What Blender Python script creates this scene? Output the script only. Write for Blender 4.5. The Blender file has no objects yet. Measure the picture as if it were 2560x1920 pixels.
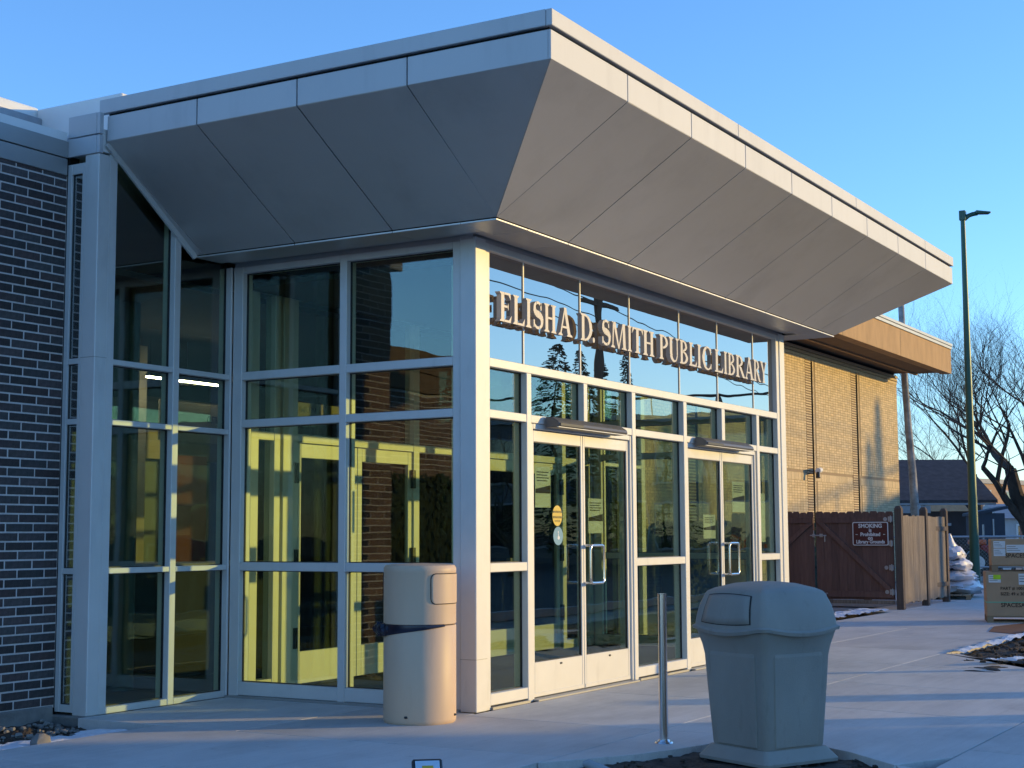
import bpy, bmesh, math, random
from mathutils import Vector, Matrix, noise as mnoise
R = math.radians
rnd = random.Random(7)
scene = bpy.context.scene
col = scene.collection

# ------------------------------------------------------------------ camera
YAW, PITCH, ROLL = R(-59.718), R(5.7675), R(-0.2563)
CAM = Vector((-9.5845, -5.9137, 1.3027))
fwd = Vector((-math.sin(YAW) * math.cos(PITCH), math.cos(YAW) * math.cos(PITCH), math.sin(PITCH)))
rgt = Vector((math.cos(YAW), math.sin(YAW), 0))
up_ = rgt.cross(fwd)
rg2 = rgt * math.cos(ROLL) + up_ * math.sin(ROLL)
up2 = -rgt * math.sin(ROLL) + up_ * math.cos(ROLL)
cd = bpy.data.cameras.new('camera')
cam = bpy.data.objects.new('camera', cd)
col.objects.link(cam)
cam.matrix_world = Matrix(((rg2.x, up2.x, -fwd.x, CAM.x), (rg2.y, up2.y, -fwd.y, CAM.y),
                           (rg2.z, up2.z, -fwd.z, CAM.z), (0, 0, 0, 1)))
cd.sensor_width = 36.0
cd.lens = 36.0 * 3752.64 / 2560.0
cd.clip_start = 0.05
cd.clip_end = 2000
scene.camera = cam

# ------------------------------------------------------------------ light
SUN_AZ = Vector((0.6271, -0.7790, 0)).normalized()      # horizontal direction towards the sun
SUN_EL = R(7.7)
world = bpy.data.worlds.new('World')
scene.world = world
world.use_nodes = True
wn, wl = world.node_tree.nodes, world.node_tree.links
wn.clear()
sky = wn.new('ShaderNodeTexSky')
sky.sky_type = 'NISHITA'
sky.sun_disc = False
sky.sun_elevation = SUN_EL
sky.sun_rotation = math.atan2(SUN_AZ.x, SUN_AZ.y)
sky.air_density = 1.0
sky.dust_density = 0.0
sky.ozone_density = 4.0
bg = wn.new('ShaderNodeBackground')
bg.inputs['Strength'].default_value = 0.15
wo = wn.new('ShaderNodeOutputWorld')
tint = wn.new('ShaderNodeMix')
tint.data_type = 'RGBA'
tint.blend_type = 'MULTIPLY'
tint.inputs[0].default_value = 1.0
tint.inputs[7].default_value = (0.73, 0.765, 0.87, 1)        # white balance of the photograph
wl.new(sky.outputs[0], tint.inputs[6])
wl.new(tint.outputs[2], bg.inputs['Color'])
wl.new(bg.outputs[0], wo.inputs['Surface'])
sd = bpy.data.lights.new('sun', 'SUN')
sd.energy = 2.0
sd.angle = R(0.55)
sd.color = (0.60, 0.41, 0.13)          # low winter sun, dimmed and reddened by the air
sun = bpy.data.objects.new('sun', sd)
col.objects.link(sun)
sdir = (SUN_AZ * math.cos(SUN_EL) + Vector((0, 0, math.sin(SUN_EL))))
sun.rotation_euler = sdir.to_track_quat('Z', 'Y').to_euler()
sun.location = sdir * 60
vs = scene.view_settings
vs.view_transform = 'Standard'
vs.look = 'None'
vs.exposure = 1.76
vs.gamma = 1.0
vs.use_curve_mapping = False
scene.cycles.use_denoising = True
scene.cycles.transparent_max_bounces = 24
scene.cycles.max_bounces = 8
scene.cycles.glossy_bounces = 5
scene.cycles.sample_clamp_indirect = 6.0

# ------------------------------------------------------------------ materials
def mat(name):
    m = bpy.data.materials.new(name)
    m.use_nodes = True
    nt = m.node_tree
    nt.nodes.clear()
    o = nt.nodes.new('ShaderNodeOutputMaterial')
    return m, nt, o

def N(nt, t, **kw):
    n = nt.nodes.new(t)
    for k, v in kw.items():
        if hasattr(n, k):
            setattr(n, k, v)
        else:
            n.inputs[k.replace('_', ' ')].default_value = v
    return n

def pbr(name, c, rough=0.6, metal=0.0, var=0.12, scale=6.0, bump=0.0, bscale=60.0, obj_var=0.0, island_var=0.0,
        stretch=None, c2=None, spec=0.5, coat=0.0, detail=5.0, bdist=0.01):
    """colour with noise variation towards c2, optional per-object / per-island brightness change and fine bump"""
    m, nt, o = mat(name)
    b = N(nt, 'ShaderNodeBsdfPrincipled')
    b.inputs['Roughness'].default_value = rough
    b.inputs['Metallic'].default_value = metal
    b.inputs['Specular IOR Level'].default_value = spec
    b.inputs['Coat Weight'].default_value = coat
    L = nt.links
    L.new(b.outputs[0], o.inputs['Surface'])
    tc = N(nt, 'ShaderNodeTexCoord')
    src = tc.outputs['Object']
    if stretch:
        mp = N(nt, 'ShaderNodeMapping')
        mp.inputs['Scale'].default_value = stretch
        L.new(src, mp.inputs['Vector'])
        src = mp.outputs[0]
    nz = N(nt, 'ShaderNodeTexNoise')
    nz.inputs['Scale'].default_value = scale
    nz.inputs['Detail'].default_value = detail
    nz.inputs['Roughness'].default_value = 0.6
    L.new(src, nz.inputs['Vector'])
    mx = N(nt, 'ShaderNodeMix', data_type='RGBA')
    ca = tuple(max(0, v * (1 - var)) for v in c)
    cb = c2 if c2 else tuple(v * (1 + var) for v in c)
    mx.inputs[6].default_value = (*ca, 1)
    mx.inputs[7].default_value = (*cb, 1)
    rp = N(nt, 'ShaderNodeMapRange')
    rp.inputs[1].default_value = 0.3
    rp.inputs[2].default_value = 0.7
    L.new(nz.outputs[0], rp.inputs[0])
    L.new(rp.outputs[0], mx.inputs[0])
    out = mx.outputs[2]
    if obj_var or island_var:
        if obj_var:
            s = N(nt, 'ShaderNodeObjectInfo').outputs['Random']
            a = obj_var
        else:
            s = N(nt, 'ShaderNodeNewGeometry').outputs['Random Per Island']
            a = island_var
        r2 = N(nt, 'ShaderNodeMapRange')
        r2.inputs[3].default_value = 1 - a
        r2.inputs[4].default_value = 1 + a
        L.new(s, r2.inputs[0])
        hs = N(nt, 'ShaderNodeHueSaturation')
        L.new(out, hs.inputs['Color'])
        L.new(r2.outputs[0], hs.inputs['Value'])
        out = hs.outputs[0]
    L.new(out, b.inputs['Base Color'])
    if bump:
        n2 = N(nt, 'ShaderNodeTexNoise')
        n2.inputs['Scale'].default_value = bscale
        n2.inputs['Detail'].default_value = 6
        L.new(src, n2.inputs['Vector'])
        bp = N(nt, 'ShaderNodeBump')
        bp.inputs['Strength'].default_value = bump
        bp.inputs['Distance'].default_value = bdist
        L.new(n2.outputs[0], bp.inputs['Height'])
        L.new(bp.outputs[0], b.inputs['Normal'])
    return m

def glassy(name, tint, f0=0.06, wave=0.02, wscale=1.6, opaque=None, gloss_tint=(0.92, 0.97, 1.0), power=4.0):
    """thin tinted pane: Schlick reflection over a tinted see-through sheet (or a dark body when opaque)"""
    m, nt, o = mat(name)
    L = nt.links
    tc = N(nt, 'ShaderNodeTexCoord')
    oi = N(nt, 'ShaderNodeObjectInfo')
    ad = N(nt, 'ShaderNodeVectorMath', operation='ADD')
    L.new(tc.outputs['Object'], ad.inputs[0])
    sc = N(nt, 'ShaderNodeVectorMath', operation='SCALE')
    sc.inputs['Scale'].default_value = 17.0
    cb = N(nt, 'ShaderNodeCombineXYZ')
    L.new(oi.outputs['Random'], cb.inputs[0])
    L.new(oi.outputs['Random'], cb.inputs[2])
    L.new(cb.outputs[0], sc.inputs[0])
    L.new(sc.outputs[0], ad.inputs[1])
    nz = N(nt, 'ShaderNodeTexNoise')
    nz.inputs['Scale'].default_value = wscale
    nz.inputs['Detail'].default_value = 2.0
    L.new(ad.outputs[0], nz.inputs['Vector'])
    bp = N(nt, 'ShaderNodeBump')
    bp.inputs['Strength'].default_value = 1.0
    bp.inputs['Distance'].default_value = wave
    L.new(nz.outputs[0], bp.inputs['Height'])
    gl = N(nt, 'ShaderNodeBsdfGlossy')
    gl.inputs['Color'].default_value = (*gloss_tint, 1)
    gl.inputs['Roughness'].default_value = 0.0
    L.new(bp.outputs[0], gl.inputs['Normal'])
    lw = N(nt, 'ShaderNodeLayerWeight')
    lw.inputs['Blend'].default_value = 0.5
    pw = N(nt, 'ShaderNodeMath', operation='POWER')
    pw.inputs[1].default_value = power
    L.new(lw.outputs['Facing'], pw.inputs[0])
    ma = N(nt, 'ShaderNodeMath', operation='MULTIPLY_ADD')
    ma.inputs[1].default_value = 1 - f0
    ma.inputs[2].default_value = f0
    L.new(pw.outputs[0], ma.inputs[0])
    ms = N(nt, 'ShaderNodeMixShader')
    L.new(ma.outputs[0], ms.inputs[0])
    if opaque:
        b = N(nt, 'ShaderNodeBsdfDiffuse')
        b.inputs['Color'].default_value = (*opaque, 1)
    else:
        b = N(nt, 'ShaderNodeBsdfTransparent')
        b.inputs['Color'].default_value = (*tint, 1)
    L.new(b.outputs[0], ms.inputs[1])
    L.new(gl.outputs[0], ms.inputs[2])
    L.new(ms.outputs[0], o.inputs['Surface'])
    return m

def emit(name, c, s):
    m, nt, o = mat(name)
    e = N(nt, 'ShaderNodeEmission')
    e.inputs['Color'].default_value = (*c, 1)
    e.inputs['Strength'].default_value = s
    nt.links.new(e.outputs[0], o.inputs['Surface'])
    return m

M = {}
M['frame'] = pbr('silver_frame_paint', (0.62, 0.62, 0.605), 0.45, 0.10, 0.04, 3.0, 0.05, 200)
M['panel'] = pbr('silver_composite_panel', (0.52, 0.505, 0.49), 0.40, 0.5, 0.05, 0.8, 0.5, 1.6, obj_var=0.035, bdist=0.006)
M['fascia'] = pbr('silver_fascia_paint', (0.50, 0.505, 0.515), 0.55, 0.12, 0.03, 1.2, 0.03, 300, obj_var=0.02)
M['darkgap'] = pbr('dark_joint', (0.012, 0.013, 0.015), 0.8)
M['glass'] = glassy('tinted_pane', (0.80, 0.86, 0.72), 0.075, 0.0022, 1.3)
M['glass_side'] = glassy('tinted_side_pane', (0.88, 0.94, 0.82), 0.075, 0.0022, 1.3)
M['glass_slim'] = glassy('reflective_slim_pane', (0.42, 0.48, 0.47), 0.40, 0.0015, 1.3)
M['glass_in'] = glassy('clear_inner_pane', (0.86, 0.90, 0.86), 0.012, 0.002, 1.5, power=6.0)
M['spandrel'] = glassy('spandrel_pane', (0, 0, 0), 0.36, 0.003, 0.8, opaque=(0.012, 0.016, 0.02), power=3.0, gloss_tint=(0.97, 0.86, 0.77))
M['brick'] = pbr('dark_brown_brick', (0.052, 0.044, 0.043), 0.6, 0, 0.35, 22, 0.5, 90, obj_var=0.45)
nt_ = M['brick'].node_tree
hs_ = [n for n in nt_.nodes if n.type == 'HUE_SAT'][0]
oi_ = [n for n in nt_.nodes if n.type == 'OBJECT_INFO'][0]
mr_ = nt_.nodes.new('ShaderNodeMath')
mr_.operation = 'PINGPONG'
mr_.inputs[1].default_value = 0.13
nt_.links.new(oi_.outputs['Random'], mr_.inputs[0])
ad_ = nt_.nodes.new('ShaderNodeMath')
ad_.operation = 'MULTIPLY_ADD'
ad_.inputs[1].default_value = 16.0
ad_.inputs[2].default_value = 0.4
nt_.links.new(mr_.outputs[0], ad_.inputs[0])
nt_.links.new(ad_.outputs[0], hs_.inputs['Saturation'])
M['brick_mass'] = pbr('dark_brown_brick_mass', (0.20, 0.12, 0.075), 0.6, 0, 0.25, 30, 0.35, 120, island_var=0.3)
M['mortar'] = pbr('pale_mortar', (0.56, 0.52, 0.49), 0.9, 0, 0.15, 40, 0.4, 150)
M['buff'] = pbr('buff_brick', (0.56, 0.42, 0.24), 0.75, 0, 0.12, 20, 0.3, 90, obj_var=0.14)
M['buff_mass'] = pbr('buff_brick_mass', (0.56, 0.42, 0.24), 0.75, 0, 0.12, 20, 0.3, 90, island_var=0.14)
M['buff_mortar'] = pbr('buff_mortar', (0.33, 0.24, 0.14), 0.9, 0, 0.15, 30)
M['stucco'] = pbr('tan_stucco', (0.46, 0.285, 0.135), 0.9, 0, 0.12, 3.5, 0.5, 160, stretch=(1, 1, 0.35))
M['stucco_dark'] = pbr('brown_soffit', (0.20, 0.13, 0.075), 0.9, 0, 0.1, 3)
M['gray_metal'] = pbr('gray_coping', (0.33, 0.33, 0.32), 0.45, 0.4, 0.06, 2)
def concrete(name):
    m = pbr(name, (0.58, 0.565, 0.54), 0.88, 0, 0.10, 1.1, 0.35, 160, obj_var=0.07, detail=9, stretch=(1.0, 2.4, 1))
    nt = m.node_tree
    b = [n for n in nt.nodes if n.type == 'BSDF_PRINCIPLED'][0]
    src = b.inputs['Base Color'].links[0].from_socket
    tc = [n for n in nt.nodes if n.type == 'TEX_COORD'][0]
    def layer(prev, scale, lo, hi, dark, detail=6, vec=None):
        nz = N(nt, 'ShaderNodeTexNoise')
        nz.inputs['Scale'].default_value = scale
        nz.inputs['Detail'].default_value = detail
        nz.inputs['Roughness'].default_value = 0.7
        nt.links.new(vec or tc.outputs['Object'], nz.inputs['Vector'])
        r = N(nt, 'ShaderNodeMapRange')
        r.inputs[1].default_value = lo
        r.inputs[2].default_value = hi
        r.inputs[3].default_value = 1.0
        r.inputs[4].default_value = dark
        nt.links.new(nz.outputs[0], r.inputs[0])
        mx = N(nt, 'ShaderNodeMix', data_type='RGBA', blend_type='MULTIPLY')
        mx.inputs[0].default_value = 1.0
        nt.links.new(prev, mx.inputs[6])
        nt.links.new(r.outputs[0], mx.inputs[7])
        return mx.outputs[2]
    mp = N(nt, 'ShaderNodeMapping')
    mp.inputs['Scale'].default_value = (0.35, 9.0, 1)
    nt.links.new(tc.outputs['Object'], mp.inputs['Vector'])
    c = layer(src, 0.55, 0.50, 0.72, 0.80)            # broad damp stains
    c = layer(c, 2.2, 0.45, 0.85, 0.86, 8, mp.outputs[0])  # broom and trowel streaks
    c = layer(c, 7.0, 0.62, 0.72, 0.80, 4)            # small spots
    c = layer(c, 90.0, 0.35, 0.75, 0.88, 2)           # aggregate speckle
    nt.links.new(c, b.inputs['Base Color'])
    return m
M['concrete'] = concrete('broom_concrete')
M['found'] = pbr('foundation_concrete', (0.20, 0.19, 0.175), 0.9, 0, 0.3, 5, 0.6, 40)
M['dirt'] = pbr('damp_soil', (0.055, 0.042, 0.032), 0.95, 0, 0.5, 9, 1.0, 35, bdist=0.03)
M['ground'] = pbr('dull_ground', (0.27, 0.255, 0.235), 0.95, 0, 0.35, 0.6, 0.5, 8, bdist=0.05)
M['snow'] = pbr('old_snow', (0.72, 0.75, 0.80), 0.7, 0, 0.10, 20, 0.6, 60)
M['asphalt'] = pbr('asphalt', (0.055, 0.055, 0.057), 0.9, 0, 0.25, 2.0, 0.4, 80)
M['graybin'] = pbr('gray_plastic', (0.30, 0.275, 0.235), 0.55, 0, 0.10, 3.2, 0.25, 260, spec=0.35, detail=9, stretch=(1, 1, 0.5))
M['beigebin'] = pbr('beige_plastic', (0.60, 0.44, 0.31), 0.48, 0, 0.06, 2.5, 0.05, 200, coat=0.0, spec=0.3, stretch=(1, 1, 0.4), detail=8)
M['bag'] = pbr('black_bag', (0.012, 0.014, 0.03), 0.28, 0, 0.3, 8)
M['steel'] = pbr('brushed_steel', (0.62, 0.61, 0.60), 0.22, 1.0, 0.05, 30)
M['chrome'] = pbr('bright_steel', (0.75, 0.74, 0.72), 0.18, 1.0, 0.03, 30)
M['black'] = pbr('black_plastic', (0.015, 0.016, 0.018), 0.4)
M['sensor'] = pbr('gray_housing', (0.10, 0.10, 0.105), 0.45, 0.2, 0.05, 8)
M['wood_brown'] = pbr('brown_stained_board', (0.15, 0.078, 0.060), 0.8, 0, 0.22, 3, 0.4, 60, obj_var=0.14, stretch=(9, 9, 0.8))
M['wood_old'] = pbr('weathered_board', (0.22, 0.175, 0.135), 0.9, 0, 0.35, 4, 0.7, 40, obj_var=0.12, stretch=(12, 12, 0.7))
M['wood_post'] = pbr('weathered_post', (0.105, 0.078, 0.062), 0.9, 0, 0.25, 4, 0.5, 50, stretch=(10, 10, 0.8))
M['pallet'] = pbr('pallet_wood', (0.30, 0.21, 0.125), 0.85, 0, 0.2, 6, 0.4, 60, obj_var=0.15)
M['carton'] = pbr('brown_cardboard', (0.46, 0.30, 0.175), 0.85, 0, 0.08, 3, 0.1, 120)
M['ink'] = pbr('dark_print', (0.05, 0.035, 0.025), 0.85)
M['paper'] = pbr('white_paper', (0.72, 0.73, 0.72), 0.8, 0, 0.03, 8)
M['lime'] = pbr('lime_sticker', (0.50, 0.75, 0.02), 0.6)
M['strap'] = pbr('green_strap', (0.20, 0.45, 0.28), 0.5)
M['sign_red'] = pbr('maroon_sign_paint', (0.085, 0.016, 0.012), 0.5, 0, 0.1, 6)
M['sign_white'] = pbr('white_sign_paint', (0.72, 0.70, 0.68), 0.5, 0, 0.06, 10)
M['letter'] = pbr('cream_sign_letter', (0.47, 0.445, 0.435), 0.45, 0.1, 0.03, 10)
M['lamp_green'] = pbr('dark_green_paint', (0.022, 0.085, 0.060), 0.4, 0.1, 0.1, 3)
M['bark'] = pbr('dark_bark', (0.055, 0.043, 0.034), 0.95, 0, 0.35, 5, 0.8, 30)
M['twig'] = pbr('dark_twigs', (0.048, 0.036, 0.030), 0.95)
M['palebark'] = pbr('pale_weathered_pole', (0.27, 0.255, 0.25), 0.9, 0, 0.5, 3, 0.6, 20, c2=(0.50, 0.48, 0.46))
M['needle'] = pbr('dark_needles', (0.025, 0.040, 0.022), 0.9, 0, 0.3, 3)
M['shingle'] = pbr('dark_shingles', (0.070, 0.058, 0.060), 0.9, 0, 0.3, 4, 0.6, 30)
M['trimgray'] = pbr('gray_trim', (0.30, 0.31, 0.33), 0.7)
M['darkwall'] = pbr('dark_siding', (0.05, 0.043, 0.045), 0.85, 0, 0.15, 2)
M['tanhouse'] = pbr('tan_brick_house', (0.42, 0.25, 0.15), 0.85, 0, 0.15, 4)
M['palehouse'] = pbr('pale_siding', (0.45, 0.46, 0.48), 0.8, 0, 0.08, 3)
M['bluebox'] = pbr('navy_plastic', (0.02, 0.03, 0.055), 0.5)
M['red'] = pbr('red_paint', (0.30, 0.03, 0.025), 0.5)
M['orange'] = pbr('orange_drum', (0.55, 0.10, 0.02), 0.5)
M['bagwhite'] = pbr('white_plastic_sack', (0.60, 0.57, 0.60), 0.35, 0, 0.08, 5, 0.5, 14, bdist=0.03)
M['rust'] = pbr('rust_brown_mat', (0.17, 0.075, 0.045), 0.9, 0, 0.15, 4)
M['membrane'] = pbr('white_roof_membrane', (0.74, 0.74, 0.72), 0.7, 0, 0.05, 2)
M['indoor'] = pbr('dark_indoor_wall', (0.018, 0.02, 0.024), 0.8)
M['indoor_beige'] = pbr('beige_indoor_wall', (0.30, 0.27, 0.23), 0.8)
M['indoor_teal'] = pbr('teal_indoor_wall', (0.02, 0.06, 0.08), 0.6)
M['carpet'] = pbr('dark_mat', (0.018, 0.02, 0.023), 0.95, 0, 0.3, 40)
M['maroon'] = pbr('maroon_banner', (0.12, 0.03, 0.03), 0.8)
M['sticker_y'] = pbr('yellow_sticker', (0.60, 0.42, 0.05), 0.5)
M['sticker_b'] = pbr('blue_sticker', (0.10, 0.28, 0.42), 0.5)
M['led'] = emit('led_strip', (1.0, 0.85, 0.62), 9.0)
M['lens'] = pbr('pale_lens', (0.55, 0.66, 0.78), 0.2)
M['office'] = pbr('office_wall', (0.09, 0.10, 0.115), 0.5, 0, 0.1, 1)
M['office_glass'] = glassy('office_window', (0, 0, 0), 0.15, 0.004, 1.0, opaque=(0.01, 0.014, 0.018))
M['wire'] = pbr('wire_black', (0.02, 0.02, 0.02), 0.6)
M['galv'] = pbr('galvanised_steel', (0.42, 0.42, 0.43), 0.45, 0.7, 0.08, 20)

def grime(m, scale, stretch, lo, hi, dark):
    nt = m.node_tree
    b = [n for n in nt.nodes if n.type == 'BSDF_PRINCIPLED'][0]
    tc = [n for n in nt.nodes if n.type == 'TEX_COORD'][0]
    src = b.inputs['Base Color'].links[0].from_socket
    mp = N(nt, 'ShaderNodeMapping')
    mp.inputs['Scale'].default_value = stretch
    nt.links.new(tc.outputs['Object'], mp.inputs['Vector'])
    nz = N(nt, 'ShaderNodeTexNoise')
    nz.inputs['Scale'].default_value = scale
    nz.inputs['Detail'].default_value = 8
    nz.inputs['Roughness'].default_value = 0.65
    nt.links.new(mp.outputs[0], nz.inputs['Vector'])
    r = N(nt, 'ShaderNodeMapRange')
    r.inputs[1].default_value = lo
    r.inputs[2].default_value = hi
    r.inputs[3].default_value = 1.0
    r.inputs[4].default_value = dark
    nt.links.new(nz.outputs[0], r.inputs[0])
    mx = N(nt, 'ShaderNodeMix', data_type='RGBA', blend_type='MULTIPLY')
    mx.inputs[0].default_value = 1.0
    nt.links.new(src, mx.inputs[6])
    nt.links.new(r.outputs[0], mx.inputs[7])
    nt.links.new(mx.outputs[2], b.inputs['Base Color'])
grime(M['panel'], 1.3, (1, 1, 1), 0.50, 0.85, 0.80)
grime(M['fascia'], 5.0, (1, 1, 0.18), 0.52, 0.85, 0.86)
grime(M['frame'], 9.0, (1, 1, 0.25), 0.56, 0.80, 0.86)
grime(M['graybin'], 14.0, (1, 1, 0.3), 0.58, 0.74, 0.80)
grime(M['beigebin'], 8.0, (1, 1, 0.2), 0.58, 0.80, 0.86)

# ------------------------------------------------------------------ mesh helpers
class MB:
    def __init__(self):
        self.v, self.f = [], []
    def add(self, vs, fs):
        b = len(self.v)
        self.v += [Vector(p) for p in vs]
        self.f += [tuple(b + i for i in f) for f in fs]
        return self
    def box(self, x0, x1, y0, y1, z0, z1):
        if x0 > x1: x0, x1 = x1, x0
        if y0 > y1: y0, y1 = y1, y0
        if z0 > z1: z0, z1 = z1, z0
        return self.add([(x0, y0, z0), (x1, y0, z0), (x1, y1, z0), (x0, y1, z0), (x0, y0, z1), (x1, y0, z1), (x1, y1, z1), (x0, y1, z1)],
                        [(0, 3, 2, 1), (4, 5, 6, 7), (0, 1, 5, 4), (1, 2, 6, 5), (2, 3, 7, 6), (3, 0, 4, 7)])
    def hexa(self, a, b):
        """two quads (4 points each), a the start loop and b the end loop"""
        return self.add(list(a) + list(b), [(3, 2, 1, 0), (4, 5, 6, 7), (0, 1, 5, 4), (1, 2, 6, 5), (2, 3, 7, 6), (3, 0, 4, 7)])
    def prism(self, poly, d):
        """polygon points (3D, planar) extruded by vector d"""
        n = len(poly)
        d = Vector(d)
        p = [Vector(q) for q in poly]
        return self.add(p + [q + d for q in p], [tuple(reversed(range(n))), tuple(range(n, 2 * n))] +
                        [(i, (i + 1) % n, n + (i + 1) % n, n + i) for i in range(n)])
    def loft(self, rings, cap0=True, cap1=True, closed=True):
        n = len(rings[0])
        vs = [p for r in rings for p in r]
        fs = []
        for k in range(len(rings) - 1):
            for i in range(n if closed else n - 1):
                j = (i + 1) % n
                fs.append((k * n + i, k * n + j, (k + 1) * n + j, (k + 1) * n + i))
        if cap0: fs.append(tuple(reversed(range(n))))
        if cap1: fs.append(tuple((len(rings) - 1) * n + i for i in range(n)))
        return self.add(vs, fs)
    def cyl(self, p0, p1, r0, r1=None, n=16, cap=True):
        r1 = r0 if r1 is None else r1
        p0, p1 = Vector(p0), Vector(p1)
        z = (p1 - p0).normalized()
        x = z.orthogonal().normalized()
        y = z.cross(x)
        rg = []
        for p, r in ((p0, r0), (p1, r1)):
            rg.append([p + x * (r * math.cos(2 * math.pi * i / n)) + y * (r * math.sin(2 * math.pi * i / n)) for i in range(n)])
        return self.loft(rg, cap, cap)
    def tube(self, pts, r, n=8):
        pts = [Vector(p) for p in pts]
        rings = []
        prev = None
        for i, p in enumerate(pts):
            d = (pts[min(i + 1, len(pts) - 1)] - pts[max(i - 1, 0)]).normalized()
            x = d.orthogonal().normalized() if prev is None else (prev - d * prev.dot(d)).normalized()
            prev = x
            y = d.cross(x)
            rr = r[i] if isinstance(r, (list, tuple)) else r
            rings.append([p + x * (rr * math.cos(2 * math.pi * k / n)) + y * (rr * math.sin(2 * math.pi * k / n)) for k in range(n)])
        return self.loft(rings)
    def ball(self, c, rx, ry, rz, n=12, m=8, jit=0.0, seed=0):
        rr = random.Random(seed)
        rings = []
        for k in range(1, m):
            t = math.pi * k / m
            ring = []
            for i in range(n):
                a = 2 * math.pi * i / n
                j = 1 + rr.uniform(-jit, jit)
                ring.append((c[0] + rx * j * math.sin(t) * math.cos(a), c[1] + ry * j * math.sin(t) * math.sin(a), c[2] - rz * j * math.cos(t)))
            rings.append(ring)
        return self.loft(rings)
    def build(self, name, material, parent=None, bev=0.0, smooth=False, seg=1, mats=None):
        me = bpy.data.meshes.new(name)
        me.from_pydata([tuple(v) for v in self.v], [], self.f)
        if bev or smooth or True:
            bm = bmesh.new()
            bm.from_mesh(me)
            bmesh.ops.recalc_face_normals(bm, faces=bm.faces)
            if bev:
                eds = [e for e in bm.edges if len(e.link_faces) == 2 and e.calc_face_angle(0) > 0.6]
                bmesh.ops.bevel(bm, geom=eds, offset=bev, segments=seg, affect='EDGES', clamp_overlap=True, profile=0.5)
            bm.to_mesh(me)
            bm.free()
        if smooth:
            me.polygons.foreach_set('use_smooth', [True] * len(me.polygons))
            try:
                me.set_sharp_from_angle(angle=R(38))
            except Exception:
                pass
        me.materials.append(M[material])
        o = bpy.data.objects.new(name, me)
        col.objects.link(o)
        if parent is not None:
            o.parent = parent
        return o

def tag(o, label=None, cat=None, group=None, kind=None):
    if label: o['label'] = label
    if cat: o['category'] = cat
    if group: o['group'] = group
    if kind: o['kind'] = kind
    return o

def thing(name, label, cat, loc=(0, 0, 0), rz=0.0, group=None):
    o = bpy.data.objects.new(name, None)
    o.empty_display_size = 0.2
    col.objects.link(o)
    o.location = loc
    o.rotation_euler = (0, 0, rz)
    return tag(o, label, cat, group)

def inst(src, name, parent, loc):
    o = bpy.data.objects.new(name, src.data)
    col.objects.link(o)
    o.parent = parent
    o.location = loc
    return o

def copy_tree(o, parent=None):
    c = o.copy()
    col.objects.link(c)
    c.parent = parent
    for ch in list(o.children):
        copy_tree(ch, c)
    return c

def text_mb(body, size, extrude=0.0015, bold=0.0, align='CENTER', sx=1.0):
    cu = bpy.data.curves.new('lettering', 'FONT')
    cu.body = body
    cu.size = size
    cu.extrude = extrude
    cu.offset = bold
    cu.align_x = align
    cu.resolution_u = 3
    ob = bpy.data.objects.new('lettering', cu)
    col.objects.link(ob)
    dg = bpy.context.evaluated_depsgraph_get()
    me = bpy.data.meshes.new_from_object(ob.evaluated_get(dg))
    vs = [(v.co.x * sx, v.co.y, v.co.z) for v in me.vertices]
    fs = [tuple(p.vertices) for p in me.polygons]
    bpy.data.objects.remove(ob)
    bpy.data.curves.remove(cu)
    bpy.data.meshes.remove(me)
    return vs, fs

def text_obj(body, size, origin, xdir, name, material, parent, bold=0.0, align='CENTER', sx=1.0, extrude=0.0015):
    """text whose reading direction is xdir and whose up is +z, standing at origin (local to parent)"""
    vs, fs = text_mb(body, size, extrude, bold, align, sx)
    x = Vector(xdir).normalized()
    z = Vector((0, 0, 1))
    n = x.cross(z)
    o = Vector(origin)
    mb = MB()
    mb.add([o + x * v[0] + z * v[1] + n * v[2] for v in vs], fs)
    return mb.build(name, material, parent)

# ------------------------------------------------------------------ ground
DIRT_Z = -0.12
g = MB()
g.add([(-900, -900, -0.16), (900, -900, -0.16), (900, 900, -0.16), (-900, 900, -0.16)], [(0, 1, 2, 3)])
tag(g.build('ground', 'ground'), 'dull brown winter ground around the library', None, None, 'structure')

def bumpy(x0, x1, y0, y1, nx, ny, zf, name, material, inside=None):
    mb = MB()
    vs = []
    for j in range(ny + 1):
        for i in range(nx + 1):
            x = x0 + (x1 - x0) * i / nx
            y = y0 + (y1 - y0) * j / ny
            vs.append((x, y, zf(x, y)))
    fs = []
    for j in range(ny):
        for i in range(nx):
            a = j * (nx + 1) + i
            if inside:
                c = ((vs[a][0] + vs[a + 1][0]) / 2, (vs[a][1] + vs[a + nx + 1][1]) / 2)
                if not inside(*c): continue
            fs.append((a, a + 1, a + nx + 2, a + nx + 1))
    mb.add(vs, fs)
    return mb.build(name, material, None, smooth=False)

def fbm(x, y, s, o=4):
    return mnoise.fractal(Vector((x * s, y * s, 3.1)), 1.0, 2.0, o)

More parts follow.
